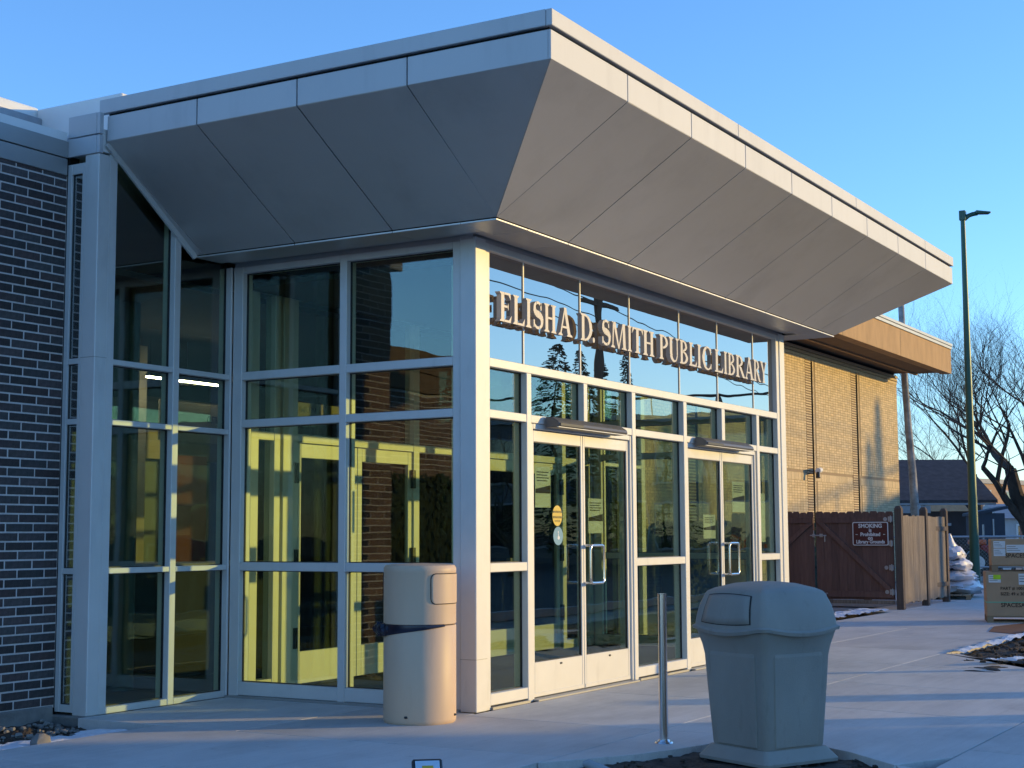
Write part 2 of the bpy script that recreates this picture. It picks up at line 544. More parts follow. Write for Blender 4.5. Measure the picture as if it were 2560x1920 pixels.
# concrete paving: slabs with joints
walk = tag(bpy.data.objects.new('sidewalk', None), 'pale concrete sidewalk slabs in front of the glass entrance', None, None, 'structure')
col.objects.link(walk)
GAP = 0.008
def slab(poly, z=0.0, th=0.14):
    # shrink towards the centroid to leave the joint
    c = Vector((sum(p[0] for p in poly) / len(poly), sum(p[1] for p in poly) / len(poly)))
    q = []
    for p in poly:
        d = Vector((p[0], p[1])) - c
        l = d.length
        q.append(((c + d * ((l - GAP) / l)).x, (c + d * ((l - GAP) / l)).y, p[2] if len(p) > 2 else z))
    mb = MB()
    n = len(q)
    mb.add([(a[0], a[1], a[2] - th) for a in q] + q, [tuple(reversed(range(n))), tuple(range(n, 2 * n))] +
           [(i, (i + 1) % n, n + (i + 1) % n, n + i) for i in range(n)])
    return mb.build('paving_slab', 'concrete', walk, bev=0.003)

MB().box(-7.9, 30.9, -5.5, 1.40, -0.150, -0.110).build('sub_base', 'dirt', walk)
YB, YC = -1.58, -3.62
# row A along the front of the doors
xs = [-0.22, 1.72, 3.66, 5.60, 7.55, 9.5, 11.4]
def cross_x(x, y): return x + 0.11 * (y - YB) * 0.4
for a, b in zip(xs[:-1], xs[1:]):
    slab([(a, YB), (b, YB), (b + 0.06, -0.01), (a + 0.06, -0.01)])
slab([(-1.63, -0.01 if False else YB), (-0.22, YB), (-0.16, -0.01), (-0.02, 0.0), (-0.005, 0.16), (-0.005, 0.9), (-1.63, 0.9)])
slab([(-1.63, 0.9), (-0.005, 0.9), (-0.005, 2.395), (-1.63, 2.395)])
slab([(-3.3, YB), (-1.63, YB), (-1.63, 1.587), (-3.3, 1.587)])
slab([(-5.6, YB), (-3.3, YB), (-3.3, 1.587), (-5.6, 1.587)])
slab([(-8.0, YB), (-5.6, YB), (-5.6, 1.587), (-8.0, 1.587)])
# row B between the planting beds, rounded nose at the bin
slab([(-1.90, YB), (-0.22, YB), (-0.22, -2.28), (-0.62, -2.16), (-1.0, -2.06), (-1.32, -1.94), (-1.62, -1.76)])
slab([(-0.22, YB), (1.72, YB), (1.35, YC), (-0.55, YC), (-1.0, -3.4), (-0.62, -3.02), (-0.42, -2.72), (-0.38, -2.45), (-0.22, -2.28)])
xsb = [1.72, 3.55, 5.5, 7.16]
xsc = [1.35, 3.2, 5.1, 5.2]
slab([(1.72, YB), (3.55, YB), (3.2, YC), (1.35, YC)])
slab([(3.55, YB), (5.5, YB), (5.1, YC), (3.2, YC)])
slab([(5.5, YB), (7.16, YB), (7.16, -1.76), (6.2, -2.4), (5.15, -3.2), (5.1, YC)])
# row C nearest the street
xc_ = [-1.9, -0.2, 1.35, 3.2, 5.1, 7.0, 9.0]
for a, b in zip(xc_[:-1], xc_[1:]):
    slab([(a - 0.35, -5.6), (b - 0.35, -5.6), (b, YC), (a, YC)] if a > -1.8 else [(-2.2, -5.6), (b - 0.35, -5.6), (b, YC), (-1.1, YC), (-1.0, -3.4), (-1.25, -3.52)])
# far paving beyond the entrance
far_x = [11.4, 14.0, 17.0, 20.0, 23.5, 27.0, 31.0]
for a, b in zip(far_x[:-1], far_x[1:]):
    slab([(a, YB), (b, YB), (b, 1.45), (a, 1.45)])
    if a > 19: slab([(a, 1.45), (b, 1.45), (b, 4.2), (a, 4.2)])
slab([(6.8, -0.01), (11.4, -0.01), (11.4, 1.45), (6.8, 1.45)])
slab([(11.4, 1.45), (12.6, 1.45), (12.6, 2.2), (11.4, 2.2)])
slab([(15.7, 1.45), (19.9, 1.45), (19.9, 2.1), (15.2, 2.1)])
# beds of soil
def dz(x, y): return -0.055 + 0.05 * fbm(x, y, 2.2) + 0.02 * fbm(x, y, 9)
tag(bumpy(-4.4, -0.25, -3.9, -1.5, 70, 44, lambda x, y: -0.05 + 0.02 * fbm(x, y, 3) + 0.012 * fbm(x, y, 11), 'planting_bed', 'dirt',
          lambda x, y: True), 'dark damp soil bed at the sidewalk nose under the gray bin', None, None, 'structure')
tag(bumpy(5.1, 12.0, -4.2, -1.70, 90, 40, lambda x, y: -0.045 + 0.05 * max(0, 1 - abs(y + 2.6) / 1.1) * (0.5 + fbm(x, y, 1.5)) + 0.02 * fbm(x, y, 7),
          'planting_bed', 'dirt', lambda x, y: (x - 5.2) * 0.70 + (y + 3.22) > 0.06), 'dark soil bed with a snowy edge beside the stacked cartons', None, None, 'structure')
tag(bumpy(-5.0, -1.60, 1.50, 2.76, 70, 36, lambda x, y: DIRT_Z + 0.10 * max(0, (y - 1.9)) + 0.04 * fbm(x, y, 5) + 0.02 * fbm(x, y, 16), 'soil_strip', 'dirt'),
    'rough soil strip at the foot of the dark brick wall', None, None, 'structure')
tag(bumpy(12.6, 15.7, 1.44, 2.9, 50, 30, lambda x, y: -0.03 + 0.05 * fbm(x, y, 3), 'planting_bed', 'dirt'),
    'small soil patch with snow in front of the wooden gates', None, None, 'structure')
# snow
def snow_patch(pts_fn, x0, x1, y0, y1, nx, ny, zf, label):
    tag(bumpy(x0, x1, y0, y1, nx, ny, zf, 'snow', 'snow', pts_fn), label, None, None, 'stuff')
snow_patch(lambda x, y: 0.8 * fbm(x, y, 3.0) + 1.2 * (1 - abs(y - 1.80) / 0.26) > 0.10 and x < -1.75, -4.6, -1.7, 1.56, 2.05, 90, 24,
           lambda x, y: -0.030 + 0.02 * fbm(x, y, 4) - 0.06 * max(0, y - 1.80), 'thin bluish snow along the slab edge by the brick wall')
snow_patch(lambda x, y: True, 7.2, 12.0, -1.80, -1.66, 90, 5, lambda x, y: 0.03 + 0.03 * fbm(x, y, 3) - abs(y + 1.72) * 0.2,
           'narrow snow ridge along the edge of the right soil bed')
snow_patch(lambda x, y: abs((x - 6.2) * 0.70 + (y + 2.52)) < 0.16 + 0.1 * fbm(x, y, 3), 5.9, 7.4, -3.4, -2.3, 60, 44,
           lambda x, y: 0.05 + 0.03 * fbm(x, y, 5), 'lumpy snow at the front corner of the right soil bed')
snow_patch(lambda x, y: fbm(x, y, 1.7) + 0.9 * (1 - abs(y - 1.68) / 0.34) > 0.1, 12.9, 15.7, 1.46, 2.3, 60, 20,
           lambda x, y: 0.04 + 0.03 * fbm(x, y, 5), 'sunlit snow patch in front of the wooden gates')
# small stones in the soil strip
st = MB()
for i in range(240):
    x = -1.7 - rnd.random() ** 1.5 * 2.0
    y = 2.05 + rnd.random() * 0.62
    s = rnd.uniform(0.006, 0.024)
    st.ball((x, y, DIRT_Z + 0.10 * max(0, y - 1.9) + 0.04 * fbm(x, y, 5) + s * 0.6), s * rnd.uniform(.8, 1.4), s, s * 0.8, 6, 4, 0.25, i)
tag(st.build('gravel', 'found'), 'small gravel stones strewn at the foot of the brick wall', None, None, 'stuff')
st = MB()
for i in range(160):
    x = rnd.uniform(-3.2, -0.6); y = rnd.uniform(-3.3, -1.7)
    s = rnd.uniform(0.006, 0.02)
    st.ball((x, y, -0.045 + s * 0.5), s * rnd.uniform(.8, 1.6), s, s * 0.7, 6, 4, 0.25, i)
for i in range(260):
    x = rnd.uniform(6.0, 11.5); y = rnd.uniform(-3.6, -1.85)
    if (x - 5.2) * 0.70 + (y + 3.22) < 0.2: continue
    s = rnd.uniform(0.012, 0.045)
    st.ball((x, y, -0.04 + 0.05 * max(0, 1 - abs(y + 2.6) / 1.1) * (0.5 + fbm(x, y, 1.5)) + s * 0.2), s * rnd.uniform(.8, 1.6), s, s * 0.7, 6, 4, 0.3, i)
tag(st.build('soil_clods', 'dirt'), 'dark clods of soil lying in the planting beds', None, None, 'stuff')
rk = MB().ball((-2.60, 1.70, -0.02), 0.075, 0.06, 0.065, 10, 7, 0.12, 3).build('rock', 'found', None, smooth=True)
tag(rk, 'single brown rock half buried in snow at the slab edge', 'rock')
rk = MB()
rk.ball((13.35, 2.0, 0.04), 0.20, 0.14, 0.09, 9, 6, 0.2, 5)
tag(rk.build('rock', 'pallet', None), 'low reddish brown rock beside the snow before the gates', 'rock')
# road beyond
rd = MB()
rd.add([(-120, -52, -0.12), (160, -52, -0.12), (160, -7.4, -0.12), (-120, -7.4, -0.12)], [(0, 1, 2, 3)])
tag(rd.build('road', 'asphalt'), 'asphalt street and parking lot running past the library', None, None, 'structure')
kb = MB().box(-120, 160, -7.4, -7.25, -0.15, 0.0)
tag(kb.build('kerb', 'concrete'), 'concrete kerb along the library side of the street', None, None, 'structure')

# ------------------------------------------------------------------ library entrance
lib = thing('library_entrance', 'glazed library entrance pavilion with silver frames and a flared metal canopy', 'building', (0, 0, 0))
H_SILL0, H_SILL = 0.015, 0.105
H3b, H3t, H2b, H2t, H1b, H1t, HGT, HTOP = 1.026, 1.095, 2.204, 2.268, 2.599, 2.667, 3.502, 3.556
D = 0.13
YR = 2.403

def bar(x0, x1, y0, y1, z0, z1, name='mullion', material='frame', bev=0.004, parent=None):
    return MB().box(x0, x1, y0, y1, z0, z1).build(name, material, parent or lib, bev=bev)

def pane(x0, x1, y0, y1, z0, z1, name='glass_pane', material='glass', parent=None):
    o = MB().box(x0, x1, y0, y1, z0, z1).build(name, material, parent or lib)
    if name in ('glass_pane', 'door_glass'):
        w = 0.007
        mb = MB()
        if x1 - x0 > y1 - y0:
            a, b = y0 - 0.007, y1 + 0.004
            mb.box(x0, x0 + w, a, b, z0, z1); mb.box(x1 - w, x1, a, b, z0, z1)
            mb.box(x0 + w, x1 - w, a, b, z0, z0 + w); mb.box(x0 + w, x1 - w, a, b, z1 - w, z1)
        else:
            a, b = x0 - 0.007, x1 + 0.004
            mb.box(a, b, y0, y0 + w, z0, z1); mb.box(a, b, y1 - w, y1, z0, z1)
            mb.box(a, b, y0 + w, y1 - w, z0, z0 + w); mb.box(a, b, y0 + w, y1 - w, z1 - w, z1)
        mb.build('gasket', 'black', parent or lib)
    return o

# corner columns
bar(0, 0.156, 0, 0.1415, 0.0, HTOP + 0.02, 'column', bev=0.005)
bar(6.572, 6.7264, 0, 0.1415, 0.0, HTOP + 0.02, 'column', bev=0.005)
# thin joint line on the left corner column
bar(-0.0015, 0.1575, -0.0015, 0.143, 0.385, 0.389, 'column_joint', 'gray_metal', 0)
# FRONT verticals (y 0..D)
y0 = 0.012
for a, b, z0, z1 in [(0.158, 0.2281, 0, HTOP), (0.7975, 0.8729, 0, H1b), (1.7812, 1.8504, H2t, H1b), (2.7275, 2.8029, 0, H1b),
                     (3.8824, 3.9613, 0, H1b), (4.8553, 4.9403, H2t, H1b), (5.8399, 5.9194, 0, H1b), (6.488, 6.570, 0, HTOP)]:
    bar(a, b, y0, y0 + D, z0, z1)
fr_bays = [(0.2281, 0.7975), (0.8729, 2.7275), (2.8029, 3.8824), (3.9613, 5.8399), (5.9194, 6.488)]
bar(0.2281, 6.488, y0 + 0.002, y0 + D, H1b, H1t, 'rail')
bar(0.2281, 6.488, y0 + 0.002, y0 + D, HGT, HTOP, 'rail')
for a, b in fr_bays:
    bar(a, b, y0 + 0.003, y0 + D, H2b, H2t, 'rail')
for i in (0, 2, 4):
    a, b = fr_bays[i]
    bar(a, b, y0 + 0.003, y0 + D, H3b, H3t, 'rail')
    bar(a, b, y0 + 0.003, y0 + D, 0.03, 0.118, 'rail')
    bar(a, b, y0 - 0.02, y0 + D, 0.0, 0.02, 'sill', 'gray_metal', 0)
    pane(a, b, y0 + 0.06, y0 + 0.068, 0.118, H3b)
    pane(a, b, y0 + 0.06, y0 + 0.068, H3t, H2b)
for a, b in [(0.2281, 0.7975), (0.8729, 1.7812), (1.8504, 2.7275), (2.8029, 3.8824), (3.9613, 4.8553), (4.9403, 5.8399), (5.9194, 6.488)]:
    pane(a, b, y0 + 0.06, y0 + 0.068, H2t, H1b)
# sign band of spandrel glass with thin silver seams
sx = [0.2281, 0.827, 1.811, 2.783, 3.901, 4.869, 5.883, 6.488]
for a, b in zip(sx[:-1], sx[1:]):
    pane(a + 0.004, b - 0.004, y0 + 0.05, y0 + 0.058, H1t, HGT, 'spandrel_pane', 'spandrel')
for a in sx[1:-1]:
    bar(a - 0.008, a + 0.008, y0 + 0.042, y0 + 0.066, H1t, HGT, 'glazing_seam', 'frame', 0)
pane(0.2281, 6.488, y0 + 0.09, y0 + 0.12, H1t, HGT, 'spandrel_backing', 'darkgap')

# doors
def door_leaf(x0, x1, handle_x):
    lf = bpy.data.objects.new('door_leaf', None)
    # leaf frame mesh with stiles and rails
    mb = MB()
    yy0, yy1 = y0 + 0.03, y0 + 0.075
    mb.box(x0, x0 + 0.035, yy0, yy1, 0.022, 2.152)
    mb.box(x1 - 0.035, x1, yy0, yy1, 0.022, 2.152)
    mb.box(x0 + 0.035, x1 - 0.035, yy0 + 0.001, yy1 - 0.001, 2.059, 2.151)
    mb.box(x0 + 0.035, x1 - 0.035, yy0 + 0.001, yy1 - 0.001, 0.023, 0.296)
    leaf = mb.build('door_leaf', 'frame', lib, bev=0.003)
    MB().box(x0 + 0.01, x1 - 0.01, yy0 - 0.004, yy0 + 0.01, 0.026, 0.056).build('kick_strip', 'frame', leaf, bev=0.001)
    pane(x0 + 0.035, x1 - 0.035, yy0 + 0.016, yy0 + 0.024, 0.296, 2.059, 'door_glass', 'glass', leaf)
    MB().ball(((x0 + x1) / 2 + 0.03, yy0 - 0.002, 0.262), 0.021, 0.006, 0.009, 10, 6).build('lock_plug', 'black', leaf, smooth=True)
    if handle_x is None:
        return leaf
    # rectangular pull handle, a bent tube standing off the stile
    hx0, hx1 = handle_x, handle_x + 0.25
    za, zb, yh = 0.900, 1.216, yy0 - 0.095
    r = 0.0125
    pts = []
    c = 0.04
    loop = [(hx0, za), (hx1, za), (hx1, zb), (hx0, zb)]
    n = len(loop)
    for i in range(n):
        p = Vector(loop[i]); pa = Vector(loop[i - 1]); pb = Vector(loop[(i + 1) % n])
        d0 = (pa - p).normalized(); d1 = (pb - p).normalized()
        for t in range(6):
            s = t / 5
            q = p + d0 * c * (1 - s) ** 2 + d1 * c * s ** 2
            pts.append((q.x, yh, q.y))
    pts.append(pts[0])
    hb = MB().tube(pts, r, 10)
    hb.cyl((hx0 + .075, yh, za), (hx0 + .075, yy0, za), 0.010, None, 10)
    hb.cyl((hx0 + .075, yh, zb), (hx0 + .075, yy0, zb), 0.010, None, 10)
    hb.build('door_handle', 'chrome', leaf, smooth=True)
    return leaf
for dx in (0.0, 3.0884):
    xa, xb = 0.8729 + dx, 2.7275 + dx
    bar(xa, xa + 0.045, y0 + 0.012, y0 + D, 0.0, 2.20, 'door_jamb')
    bar(xb - 0.030, xb, y0 + 0.012, y0 + D, 0.0, 2.20, 'door_jamb')
    bar(xa + 0.045, xb - 0.030, y0 + 0.012, y0 + D, 2.158, 2.2015, 'door_jamb')
    bar(xa, xb, y0 - 0.05, y0 + D, 0.0, 0.018, 'threshold', 'gray_metal', 0.003)
    door_leaf(xa + 0.049, xa + 0.049 + 0.884, None)
    door_leaf(xa + 0.940, xb - 0.033, xa + 0.880)
    # automatic operator housing over the door
    hx = 1.075 + dx * 0.985
    hb = MB()
    prof = [(-0.004, 2.175), (-0.115, 2.178), (-0.135, 2.192), (-0.125, 2.222), (-0.06, 2.262), (-0.004, 2.266)]
    hb.prism([(hx, a, b) for a, b in prof], (1.26, 0, 0))
    ho = hb.build('door_sensor', 'sensor', lib, bev=0.006)
    MB().box(hx + 0.01, hx + 0.42, -0.139, -0.128, 2.186, 2.214).build('sensor_window', 'black', ho, bev=0.003)
    MB().box(hx - 0.004, hx + 1.264, -0.128, -0.112, 2.176, 2.182).build('sensor_lip', 'frame', ho)
# stickers on the first leaf glass
ys = y0 + 0.03 + 0.0145
def ellipse(xc, zc, a, b, y, n=28): return [(xc + a * math.cos(2 * math.pi * i / n), y, zc + b * math.sin(2 * math.pi * i / n)) for i in range(n)]
sk = tag(thing('door_sticker', 'yellow oval automatic caution door sticker on the first door glass', 'sticker', (1.372, ys, 1.465)), None)
MB().prism(ellipse(0, 0, 0.083, 0.085, 0), (0, -0.0012, 0)).build('sticker_face', 'sticker_y', sk)
for zc, hh in ((0.032, 0.016), (-0.012, 0.018)):
    MB().box(-0.075, 0.075, -0.003, -0.0014, zc - hh / 2, zc + hh / 2).build('black_band', 'black', sk)
text_obj('CAUTION', 0.024, (0, -0.0032, 0.025), (1, 0, 0), 'lettering', 'sticker_y', sk, 0, 'CENTER', 1.2, 0.0006)
text_obj('AUTOMATIC', 0.022, (0, -0.0032, -0.019), (1, 0, 0), 'lettering', 'sticker_y', sk, 0, 'CENTER', 1.1, 0.0006)
text_obj('DOOR', 0.026, (0, -0.0016, -0.052), (1, 0, 0), 'lettering', 'black', sk, 0, 'CENTER', 1.2, 0.0006)
sk = thing('door_sticker', 'pale blue oval sticker below the yellow one on the door glass', 'sticker', (1.385, ys, 1.298))
MB().prism(ellipse(0, 0, 0.083, 0.076, 0), (0, -0.0012, 0)).build('sticker_face', 'sticker_b', sk)
MB().prism(ellipse(0.0, 0.032, 0.007, 0.010, -0.0014, 12), (0, -0.001, 0)).build('wheelchair_symbol', 'paper', sk)
MB().box(-0.005, 0.005, -0.003, -0.0014, -0.012, 0.02).build('wheelchair_symbol', 'paper', sk)
MB().prism(ellipse(0.006, -0.014, 0.020, 0.016, -0.0014, 16), (0, -0.0008, 0)).build('wheelchair_symbol', 'paper', sk)
# paper notices taped behind the door glass
yp = y0 + 0.03 + 0.03
def notice(x0, x1, z0, z1, label, band=True, yy=None):
    yy = yp if yy is None else yy
    t = thing('paper_notice', label, 'notice', ((x0 + x1) / 2, yy, (z0 + z1) / 2), 0, 'notices taped inside the door glass')
    w, h = (x1 - x0) / 2, (z1 - z0) / 2
    MB().box(-w, w, 0, 0.0012, -h, h).build('sheet', 'paper', t)
    if band:
        MB().add([(-w * .96, -0.0012, -h * 0.30), (w * .96, -0.0012, -h * 0.30), (w * .96, -0.0012, 0.12 * h), (-w * .96, -0.0012, -h * 0.10)], [(0, 1, 2, 3)]).build('black_flash', 'ink', t)
        for k in range(4):
            MB().box(-w * .8, w * (0.75 - 0.2 * (k % 2)), -0.0018, -0.0006, h * (0.72 - 0.14 * k), h * (0.77 - 0.14 * k)).build('print_line', 'ink', t)
notice(1.03, 1.29, 1.53, 1.86, 'white notice with a slanted black flash, on the leftmost door leaf')
notice(1.96, 2.24, 1.32, 1.62, 'white notice with a slanted black flash, right of the first pull handles')
notice(4.47, 4.78, 1.265, 1.505, 'white notice with a black flash, low on the third door leaf')
notice(5.25, 5.60, 1.54, 1.86, 'white notice with a black flash, high on the rightmost door leaf')
notice(6.06, 6.24, 1.22, 1.755, 'tall plain paper strip in the narrow right sidelight', False, y0 + 0.075)

# LEFT FACE (x 0..D)
x0 = 0.012
for a, b in [(0.1435, 0.2125), (1.2203, 1.2884), (2.295, 2.395)]:
    bar(x0, x0 + D, a, b, 0, HTOP)
for a, b in [(0.2125, 1.2203), (1.2884, 2.295)]:
    bar(x0 + 0.002, x0 + D, a, b, H1b, H1t, 'rail')
    bar(x0 + 0.002, x0 + D, a, b, H2b, H2t, 'rail')
    bar(x0 + 0.002, x0 + D, a, b, H3b, H3t, 'rail')
    bar(x0 + 0.002, x0 + D, a, b, HGT, HTOP, 'rail')
    bar(x0 + 0.002, x0 + D, a, b, 0.02, 0.125, 'rail')
    for z0, z1 in ((0.125, H3b), (H3t, H2b), (H2t, H1b), (H1t, HGT)):
        pane(x0 + 0.06, x0 + 0.068, a, b, z0, z1, 'glass_pane', 'glass_side')
bar(-0.03, 0.05, 0.145, 2.395, 0.0, 0.018, 'sill', 'gray_metal', 0)
# RIGHT FACE (x 6.59..6.72)
xr0, xr1 = 6.585, 6.715
for a, b in [(0.1435, 0.2125), (1.2203, 1.2884), (2.295, 2.395)]:
    bar(xr0, xr1, a, b, 0, HTOP)
for a, b in [(0.2125, 1.2203), (1.2884, 2.295)]:
    for z0, z1 in ((H1b, H1t), (H2b, H2t), (H3b, H3t), (HGT, HTOP), (0.02, 0.125)):
        bar(xr0, xr1 - 0.002, a, b, z0, z1, 'rail')
    for z0, z1 in ((0.125, H3b), (H3t, H2b), (H2t, H1b), (H1t, HGT)):
        pane(xr1 - 0.068, xr1 - 0.06, a, b, z0, z1)

# RETURN WALL left of the pavilion (y YR.., x -1.536..0)
RT = [(2.6062, 2.6482), (2.1489, 2.1915), (1.0319, 1.0746)]
ry0, ry1 = YR, YR + D
bar(-0.012, 0.010, YR - 0.004, ry1, 0, HTOP, 'mullion')
for a, b in [(-0.687, -0.618), (-1.4165, -1.3364)]:
    bar(a, b, ry0, ry1, 0, 4.22)
bar(-1.536, -1.418, ry0 - 0.004, 2.545, 0, 4.204, 'column', bev=0.005)
bar(-1.5375, -1.4165, ry0 - 0.0055, 2.5465, 2.648, 2.652, 'column_joint', 'gray_metal', 0)
for a, b in [(-1.3364, -0.687), (-0.618, -0.012)]:
    for z0, z1 in RT:
        bar(a, b, ry0 + 0.003, ry1, z0, z1, 'rail')
    bar(a, b, ry0 + 0.003, ry1, 0.0, 0.050, 'rail')
    zs = [0.050, RT[2][0], RT[2][1], RT[1][0], RT[1][1], RT[0][0], RT[0][1], 4.22]
    for k in range(0, 8, 2):
        pane(a, b, ry0 + 0.06, ry0 + 0.068, zs[k], zs[k + 1], 'glass_pane', 'glass_side')
# narrow side window facing left between column and brick
xs0 = -1.536
bar(xs0 + 0.004, xs0 + 0.12, 2.547, 2.575, 0.02, 4.15, 'mullion', bev=0.002)
bar(xs0 + 0.004, xs0 + 0.12, 2.688, 2.731, 0.02, 4.15, 'mullion', bev=0.002)
for z0, z1 in RT + [(0.02, 0.075), (4.07, 4.15)]:
    bar(xs0 + 0.006, xs0 + 0.12, 2.575, 2.688, z0, z1, 'rail', bev=0.002)
zs = [0.075, RT[2][0], RT[2][1], RT[1][0], RT[1][1], RT[0][0], RT[0][1], 4.07]
for k in range(0, 8, 2):
    pane(xs0 + 0.03, xs0 + 0.036, 2.575, 2.688, zs[k], zs[k + 1], 'glass_pane', 'glass_slim')
# foundation under column and side window
MB().box(xs0 - 0.03, -1.40, YR - 0.03, 2.75, -0.3, 0.0).build('foundation', 'found', lib, bev=0.01)

# canopy ---------------------------------------------------------------
FO, FI = -1.473, -0.461            # fascia plane and fold line
ZF0, ZF1, ZT0, ZT1 = 4.305, 4.500, 4.522, 4.632
ZS = 3.585
XE, XF = 8.60, 7.13                # right end of fascia / fold
YE = 2.398
GP = 0.005
# dark core just behind the skins
core = MB()
i_ = 0.03
ringb = [(FO + i_, FO + i_, ZF0 + 0.015), (XE - i_, FO + i_, ZF0 + 0.015), (XE - i_, YE, ZF0 + 0.015), (FO + i_, YE, ZF0 + 0.015)]
ringt = [(FO + i_, FO + i_, ZT1 - 0.03), (XE - i_, FO + i_, ZT1 - 0.03), (XE - i_, YE, ZT1 - 0.03), (FO + i_, YE, ZT1 - 0.03)]
ringf = [(FI + i_, FI + i_, ZS + 0.03), (XF - i_, FI + i_, ZS + 0.03), (XF - i_, YE, ZS + 0.03), (FI + i_, YE, ZS + 0.03)]
core.loft([ringf, ringb, ringt])
core.build('canopy_core', 'darkgap', lib)
jx = [FO, -0.362, 0.745, 1.852, 2.959, 4.066, 5.173, 6.280, 7.387, XE]
jxs = [FI, FI, 0.640, 1.700, 2.778, 3.850, 4.930, 6.000, 6.60, XF]
for k in range(9):
    a, b = jx[k] + (GP if k else 0.0), jx[k + 1] - (GP if k < 8 else 0)
    MB().box(a, b, FO, FO + 0.02, ZF0, ZF1).build('fascia_panel', 'fascia', lib, bev=0.003)
tj = [FO - 0.012, 1.667, 4.785, 7.337, XE + 0.012]
for a, b in zip(tj[:-1], tj[1:]):
    MB().box(a + 0.0025, b - 0.0025, FO - 0.014, FO + 0.03, ZT0, ZT1).build('roof_edge', 'fascia', lib, bev=0.004)
# sloped soffit, front
def quad_slab(p, t, name, material, parent=None, bev=0.002):
    p = [Vector(q) for q in p]
    n = (p[1] - p[0]).cross(p[2] - p[0]).normalized()
    if n.z < 0: n = -n
    return MB().hexa(p, [q + n * t for q in p]).build(name, material, parent or lib, bev=bev)
def lerp(a, b, t): return a + (b - a) * t
# first triangle piece by the hip, then strips
quad_slab([(FO + .004, FO + .002, ZF0), (jx[1] - GP, FO + .002, ZF0), (FI + .004, FI, ZS), (FI + .003, FI, ZS + .0005)], 0.012, 'soffit_panel', 'panel', bev=0)
for k in range(1, 8):
    quad_slab([(jx[k] + GP, FO + .002, ZF0), (jx[k + 1] - GP, FO + .002, ZF0), (jxs[k + 1] - GP, FI, ZS), (jxs[k] + GP, FI, ZS)], 0.012, 'soffit_panel', 'panel')
quad_slab([(jx[8] + GP, FO + .002, ZF0), (XE - .004, FO + .002, ZF0), (XF - .004, FI, ZS), (jxs[8] + GP, FI, ZS)], 0.012, 'soffit_panel', 'panel')
# left side
jy = [FO, -0.372, 0.561, 1.486, 2.392]
jys = [FI, FI, 0.449, 1.376, 2.31]
for k in range(4):
    a, b = jy[k] + (GP if k else 0.021), jy[k + 1] - GP
    MB().box(FO, FO + 0.02, a, b, ZF0, ZF1).build('fascia_panel', 'fascia', lib, bev=0.003)
MB().box(FO - 0.014, FO + 0.03, FO + 0.031, 2.46, ZT0, ZT1).build('roof_edge', 'fascia', lib, bev=0.004)
quad_slab([(FO + .002, FO + .004, ZF0), (FO + .002, jy[1] - GP, ZF0), (FI, FI + .004, ZS), (FI, FI + .003, ZS + .0005)], 0.012, 'soffit_panel', 'panel', bev=0)
for k in range(1, 4):
    quad_slab([(FO + .002, jy[k] + GP, ZF0), (FO + .002, jy[k + 1] - GP, ZF0), (FI, jys[k + 1] - GP, ZS), (FI, jys[k] + GP, ZS)], 0.012, 'soffit_panel', 'panel')
# closing triangle towards the return wall, silver edge trim
quad_slab([(FO + .002, jy[4], ZF0), (FO + .002, YE, ZF0), (FI, YE, ZS), (FI, jys[4], ZS)], 0.012, 'soffit_panel', 'panel')
MB().hexa([(FO - .01, YE - .02, ZF0 - .035), (FO - .01, YE, ZF0 - .035), (FO + .03, YE, ZF0 - .0), (FO + .03, YE - .02, ZF0 - .0)],
          [(FI - .03, YE - .02, ZS - .035), (FI - .03, YE, ZS - .035), (FI + .01, YE, ZS - .002), (FI + .01, YE - .02, ZS - .002)]).build('edge_trim', 'frame', lib)
# right side (turned away from the camera)
MB().box(XE - 0.02, XE, FO + 0.021, 2.6, ZF0, ZF1).build('fascia_panel', 'fascia', lib, bev=0.003)
MB().box(XE - 0.03, XE + 0.014, FO + 0.031, 2.6, ZT0, ZT1).build('roof_edge', 'fascia', lib, bev=0.004)
quad_slab([(XE - .002, FO + .004, ZF0), (XE - .002, 2.6, ZF0), (XF, 2.6, ZS), (XF, FI + .004, ZS)], 0.012, 'soffit_panel', 'panel')
# flat inner soffit between fold and glass, polished look, in pieces
def flat(x0_, x1_, y0_, y1_): MB().box(x0_, x1_, y0_, y1_, ZS - 0.016, ZS - 0.004).build('soffit_panel', 'fascia', lib, bev=0.002)
M['softshine'] = M['fascia']
fj = [0.0, 0.64, 1.70, 2.778, 3.85, 4.93, 6.0, 6.727]
for a, b in zip(fj[:-1], fj[1:]):
    MB().box(a + .003, b - .003, FI, -0.160, ZS - 0.020, ZS - 0.006).build('soffit_panel', 'panel', lib, bev=0.002)
MB().box(6.73, XF, FI, 2.39, ZS - 0.020, ZS - 0.006).build('soffit_panel', 'panel', lib, bev=0.002)
MB().box(FI, -0.003, FI, -0.160, ZS - 0.0195, ZS - 0.0065).build('soffit_panel', 'panel', lib, bev=0.002)
for a, b in zip([-0.16, 0.449, 1.376], [0.449, 1.376, 2.39]):
    MB().box(FI, -0.160, max(a + .003, -0.157), b - .003, ZS - 0.020, ZS - 0.006).build('soffit_panel', 'panel', lib, bev=0.002)
MB().box(-0.155, 6.88, -0.155, -0.006, ZS + 0.004, ZS + 0.02).build('soffit_recess', 'panel', lib)
MB().box(-0.155, -0.006, -0.004, 2.39, ZS + 0.004, ZS + 0.02).build('soffit_recess', 'panel', lib)
MB().box(0.145, 0.36, 0.145, 0.31, 0.0, 3.40).build('sun_stop_pillar', 'frame', lib, bev=0.004)  # pillar added to stop the sun reaching the return wall's end column
